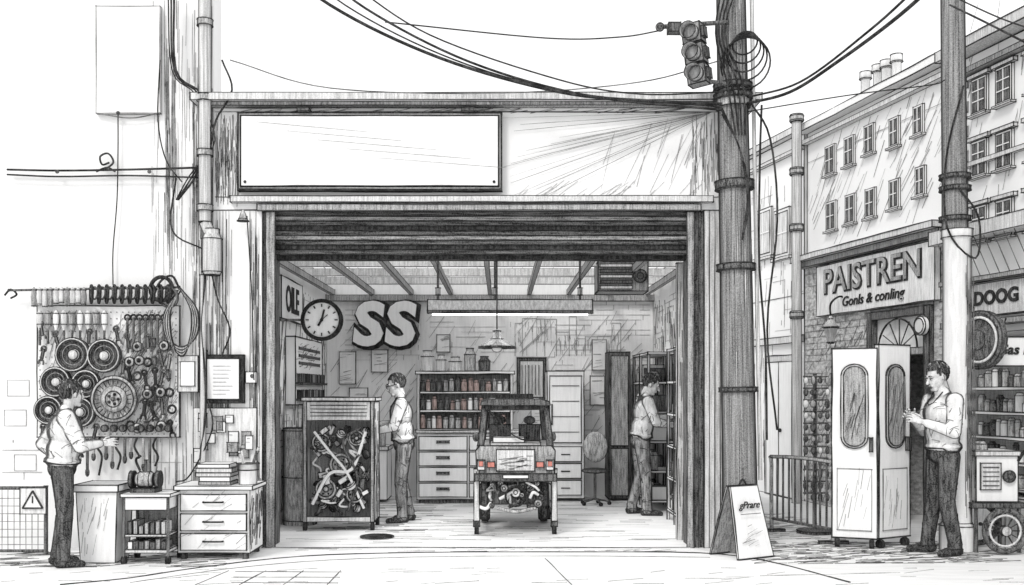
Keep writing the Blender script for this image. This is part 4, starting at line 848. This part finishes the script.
def person(name,loc,face,scale,lean,armL,armR,legL,legR,hyaw,hpitch,shirt,tro,glasses=False,curl=.5,bare=False,handdir=None,seed=1,bulk=1.0):
    E=empty(name); T=Matrix.Translation(loc)@Matrix.Rotation(math.radians(face-90),4,'Z')@Matrix.Scale(scale,4)
    piv=Vector((0,0,.95)); RL=Matrix.Rotation(-math.radians(lean),3,'X'); ln=lambda p:piv+RL@(Vector(p)-piv); V=Vector; k=bulk
    pr=[('e',V((0,0,.93)),(.168,.13,.12),None,'t'),
        ('e',ln((0,0,1.0)),(.178*k,.14*k,.06),RL,'s'),('e',ln((0,.005,1.1)),(.168*k,.13*k,.17),RL,'s'),('e',ln((0,0,1.29)),(.188*k,.132*k,.175),RL,'s'),
        ('c',ln((-.15,-.01,1.42)),ln((.15,-.01,1.42)),.066,.066,'s'),('c',ln((-.06,-.01,1.46)),ln((.06,-.01,1.46)),.052,.052,'s'),
        ('c',ln((0,0,1.44)),ln((0,.025,1.56)),.058,.054,'k'),('c',ln((-.03,-.01,1.485)),ln((.03,-.01,1.485)),.056,.056,'s')]
    for sgn,leg in((-1,legL),(1,legR)):
        hip=V((sgn*.09,0,.9)); kn=V(leg[0]); an=V(leg[1]); fd=V(leg[2]).normalized() if len(leg)>2 else V((sgn*.2,1,0)).normalized()
        pr+=[('c',hip,kn,.1,.074,'t'),('c',kn,an+V((0,0,.03)),.074,.062,'t'),('c',an+V((0,0,.03)),an-V((0,0,.012)),.064,.064,'t'),
             ('c',V((an.x,an.y,.045))-fd*.04,V((an.x,an.y,.04))+fd*.07,.045,.045,'b'),('c',V((an.x,an.y,.04))+fd*.07,V((an.x,an.y,.03))+fd*.165,.045,.036,'b')]
    wr=[]
    for sgn,arm in((-1,armL),(1,armR)):
        sh=ln((sgn*.185,-.01,1.41)); el=V(arm[0]); wp=V(arm[1]); wr.append((sgn,el,wp))
        pr+=[('c',sh,el,.072*k,.056*k,'s')]
        md=el.lerp(wp,.45 if bare else .86)
        pr+=[('c',el,md,.056*k,.05 if bare else .043,'s'),('c',md,wp,.036 if bare else .03,.027,'k')]
    me=remesh(pr,.011,3)
    for v in me.vertices: v.co.z=max(v.co.z,0.002)
    finish(me,pr,{'s':shirt,'t':tro,'k':SKIN,'b':SHOE},'body',E,T)
    bvh=BVHTree.FromPolygons([v.co for v in me.vertices],[tuple(p.vertices) for p in me.polygons]); fo=M('cloth_folds',E,loc[1])
    polys=me.polygons; n=len(polys); rs=random.Random(seed)
    joints=[T@V(armL[0]),T@V(armR[0]),T@V(legL[0]),T@V(legR[0]),T@ln((0,0,1.02)),T@ln((.12,0,1.38)),T@ln((-.12,0,1.38)),T@V(legL[1]),T@V(legR[1])]
    mats=me.materials; cnt=0; tries=0
    while cnt<230 and tries<9000:
        tries+=1; p=polys[rs.randrange(n)]; mt=mats[p.material_index]
        if mt in(SKIN,SHOE): continue
        dj=min((p.center-j).length for j in joints)
        if rs.random()>math.exp(-dj*10)+.08: continue
        nrm=p.normal; up=V((0,0,1)); tang=nrm.cross(up)
        if tang.length<.2: continue
        tang.normalize(); dirn=(tang*rs.uniform(-1,1)+up*rs.uniform(-.9,.9))
        if dirn.length<.3: continue
        dirn.normalize(); pos=p.center.copy(); pts=[]
        for i in range(rs.randint(3,6)):
            h=bvh.find_nearest(pos)
            if h[0] is None: break
            pts.append(h[0]+h[1]*.001); dirn=(dirn-h[1]*dirn.dot(h[1])+V((0,0,-.12))).normalized(); pos=h[0]+dirn*.022
        rr=rs.uniform(.35,.8)
        for q1,q2 in zip(pts,pts[1:]): fo.line(q1,q2,rr,INK if mt in(TRO,TROM) else INKM,wob=.2)
        cnt+=1
    def surf(p):
        h=bvh.find_nearest(T@ln(p)); return h[0]+h[1]*.002
    fo.pl([surf((.2*math.cos(t),.2*math.sin(t),.955)) for t in [6.283*i/20 for i in range(20)]],1.6,INK,True)
    fo.pl([surf((0,.25,z)) for z in(1.44,1.35,1.25,1.15,1.05,.98)],.8,INKM)
    for sg in(-1,1): fo.pl([surf((0,.25,1.43)),surf((sg*.06,.2,1.45)),surf((sg*.08,.05,1.5)),surf((sg*.05,-.2,1.5))],1)
    for leg in(legL,legR):
        fo.pl([ (lambda h:h[0]+h[1]*.002)(bvh.find_nearest(T@(V(leg[1])+V((.1*math.cos(t),.1*math.sin(t),-.02))))) for t in [6.283*i/12 for i in range(12)]],.9,INK,True)
    fo.build()
    # head
    HM=Matrix.Translation(ln((0,.035,1.635)))@Matrix.Rotation(math.radians(hyaw),4,'Z')@Matrix.Rotation(-math.radians(hpitch+lean*.5),4,'X')@Matrix.Scale(1.06,4)
    hp=[('e',V((0,-.012,.022)),(.076,.095,.098),None,'k'),('e',V((0,.025,-.035)),(.06,.068,.085),None,'k'),('c',V((-.02,.06,-.098)),V((.02,.06,-.098)),.022,.022,'k'),
        ('c',V((0,.085,.01)),V((0,.112,-.03)),.009,.015,'k'),('c',V((-.035,.078,.022)),V((.035,.078,.022)),.014,.014,'k'),('c',V((-.016,.086,-.062)),V((.016,.086,-.062)),.011,.011,'k'),
        ('e',V((-.077,-.005,-.005)),(.011,.02,.033),None,'k'),('e',V((.077,-.005,-.005)),(.011,.02,.033),None,'k'),('c',V((0,-.025,-.06)),V((0,-.03,-.12)),.05,.05,'k'),
        ('c',V((-.04,.05,-.025)),V((-.03,.06,-.04)),.022,.02,'k'),('c',V((.04,.05,-.025)),V((.03,.06,-.04)),.022,.02,'k')]
    me=remesh(hp,.006,2); finish(me,hp,{'k':SKIN},'head',E,T@HM)
    a=M('face_and_hair',E,loc[1]); a.T=T@HM; a.lw*=.75
    for sg in(-1,1):
        a.ball((sg*.03,.087,.0),(.012,.008,.007),WR); a.ball((sg*.03,.094,.0),(.006,.004,.006),BK,nu=8,nv=6)
        a.pl([(sg*.015,.096,.026),(sg*.03,.096,.032),(sg*.048,.084,.026)],1.2,HAIR); a.pl([(sg*.017,.095,.007),(sg*.03,.098,.01),(sg*.044,.088,.004)],.6)
        a.pl([(sg*.086,-.015,.02),(sg*.09,.002,.01),(sg*.088,0,-.02),(sg*.082,.002,-.035)],.7)
        a.line((sg*.012,.108,-.045),(sg*.022,.098,-.05),.6)
        if glasses:
            a.ring((sg*.032,.108,.0),(sg*.2,1,0),.024,.0035,INK,16,4); a.line((sg*.056,.1,.004),(sg*.082,0,.008),1)
    if glasses: a.line((-.01,.112,.003),(.01,.112,.003),1)
    a.pl([(-.024,.09,-.063),(0,.099,-.062),(.024,.09,-.063)],.9); a.line((-.012,.09,-.08),(.012,.09,-.08),.5)
    hv,hf=usphere((0,-.02,.034),(.085,.102,.1),None,36,26)
    def keep(c):
        if c.z>.085: return True
        if c.y>.045: return c.z>.07
        if c.y>-.005: return c.z>.035 or (c.y>.02 and c.z>.005 and abs(c.x)>.07)
        if c.y>-.03: return c.z>.0
        return c.z>-.055+(-.03-c.y)*-.2
    kf=[f for f in hf if keep(sum((hv[i] for i in f),V())/len(f))]; 
    hv2=[v+ (v-V((0,-.02,.034))).normalized()*rs.uniform(-.003,.004) for v in hv]
    a.add(hv2,kf,HAIR,True)
    inn=[V((0,-.02,.034))+(v-V((0,-.02,.034)))*.93 for v in hv]; a.add(inn,kf,HAIR,True)
    for i in range(70):
        t=rs.uniform(0,6.28); el=rs.uniform(.0,1.3); c0=V((0,-.02,.034)); d1=V((math.cos(t)*math.cos(el)*.088,math.sin(t)*math.cos(el)*.106,math.sin(el)*.104)); t2=t+rs.uniform(-.15,.15); e2=el-rs.uniform(.15,.35)
        d2=V((math.cos(t2)*math.cos(e2)*.087,math.sin(t2)*math.cos(e2)*.105,math.sin(e2)*.103))
        if keep(c0+d1) and keep(c0+d2): a.line(c0+d1,c0+d2,rs.uniform(.5,1),rs.choice((INK,MG,INK)))
    a.build()
    # hands
    for sgn,el,wp in wr:
        d=(wp-el).normalized(); d=(V(handdir[0 if sgn<0 else 1]).normalized() if handdir else d)
        th=V((-sgn*.5,0,.9)); th=(th-d*th.dot(d)).normalized()
        back=th.cross(d).normalized(); 
        if back.x*sgn<0: back=-back
        F=Matrix(((th.x,d.x,back.x,wp.x),(th.y,d.y,back.y,wp.y),(th.z,d.z,back.z,wp.z),(0,0,0,1)))
        hp=[('e',V((0,.05,0)),(.04,.05,.016),None,'k'),('c',V((0,-.02,0)),V((0,.03,0)),.025,.026,'k'),('c',V((-.028,.07,0)),V((.028,.075,0)),.013,.013,'k')]
        for i,(bx,L,by) in enumerate(((-.034,.058,.082),(-.012,.074,.09),(.012,.08,.092),(.034,.072,.086))):
            p=V((bx,by,0)); an=curl*.35
            for sgm,fr in enumerate((.45,.32,.26)):
                q=p+V((bx*.25*fr,math.cos(an)*L*fr,-math.sin(an)*L*fr)); hp.append(('c',p,q,.0095-.001*sgm,.0088-.001*sgm,'k')); p=q; an+=curl
        p=V((.03,.02,-.006)); q=p+V((.032,.03,-.014)); r_=q+V((.012,.032,-.012)); hp+=[('c',p,q,.015,.012,'k'),('c',q,r_,.011,.009,'k')]
        me=remesh(hp,.0045,1); finish(me,hp,{'k':SKIN},'hand_l' if sgn<0 else 'hand_r',E,T@F)
def at(u,v): d=1600/(v-390); return Vector((X(u,d),d,0))
person('mechanic',at(62,566),28,.96,4,((-.42,-.14,1.14),(-.2,-.0,.98)),((.26,.14,1.14),(.14,.34,1.16)),((-.1,.03,.5),(-.11,-.03,.09)),((.1,.02,.5),(.12,.0,.09)),25,-2,SHIRT,TRO,curl=.5,handdir=((.8,.5,-.3),(-.1,1,.1)),seed=3,bulk=1.2)
person('mechanic',at(404,522),185,1.02,5,((-.22,.12,1.14),(-.13,.34,1.08)),((.24,.06,1.15),(.14,.30,1.16)),((-.1,.04,.5),(-.11,.02,.09)),((.1,.03,.5),(.11,-.06,.09)),8,12,SHIRT,TROM,glasses=True,curl=.45,seed=4,bulk=1.08)
person('mechanic',at(640,515),5,1.03,9,((-.22,.18,1.17),(-.14,.44,1.22)),((.26,.14,1.16),(.18,.42,1.12)),((-.1,.03,.5),(-.11,-.08,.09)),((.1,.05,.5),(.11,.06,.09)),-10,18,SHIRT2,TROM,curl=.4,seed=5,bulk=1.1)
person('shopkeeper',at(943,554),190,1.06,2,((-.24,.05,1.13),(-.08,.25,1.22)),((.24,.05,1.13),(.07,.27,1.26)),((-.1,.03,.5),(-.12,-.04,.09)),((.1,.03,.5),(.13,.07,.09)),5,16,SHIRT,TRO,curl=.6,handdir=((.35,.8,.35),(-.35,.8,.4)),seed=6,bulk=1.1)
print('objects',len(bpy.data.objects))
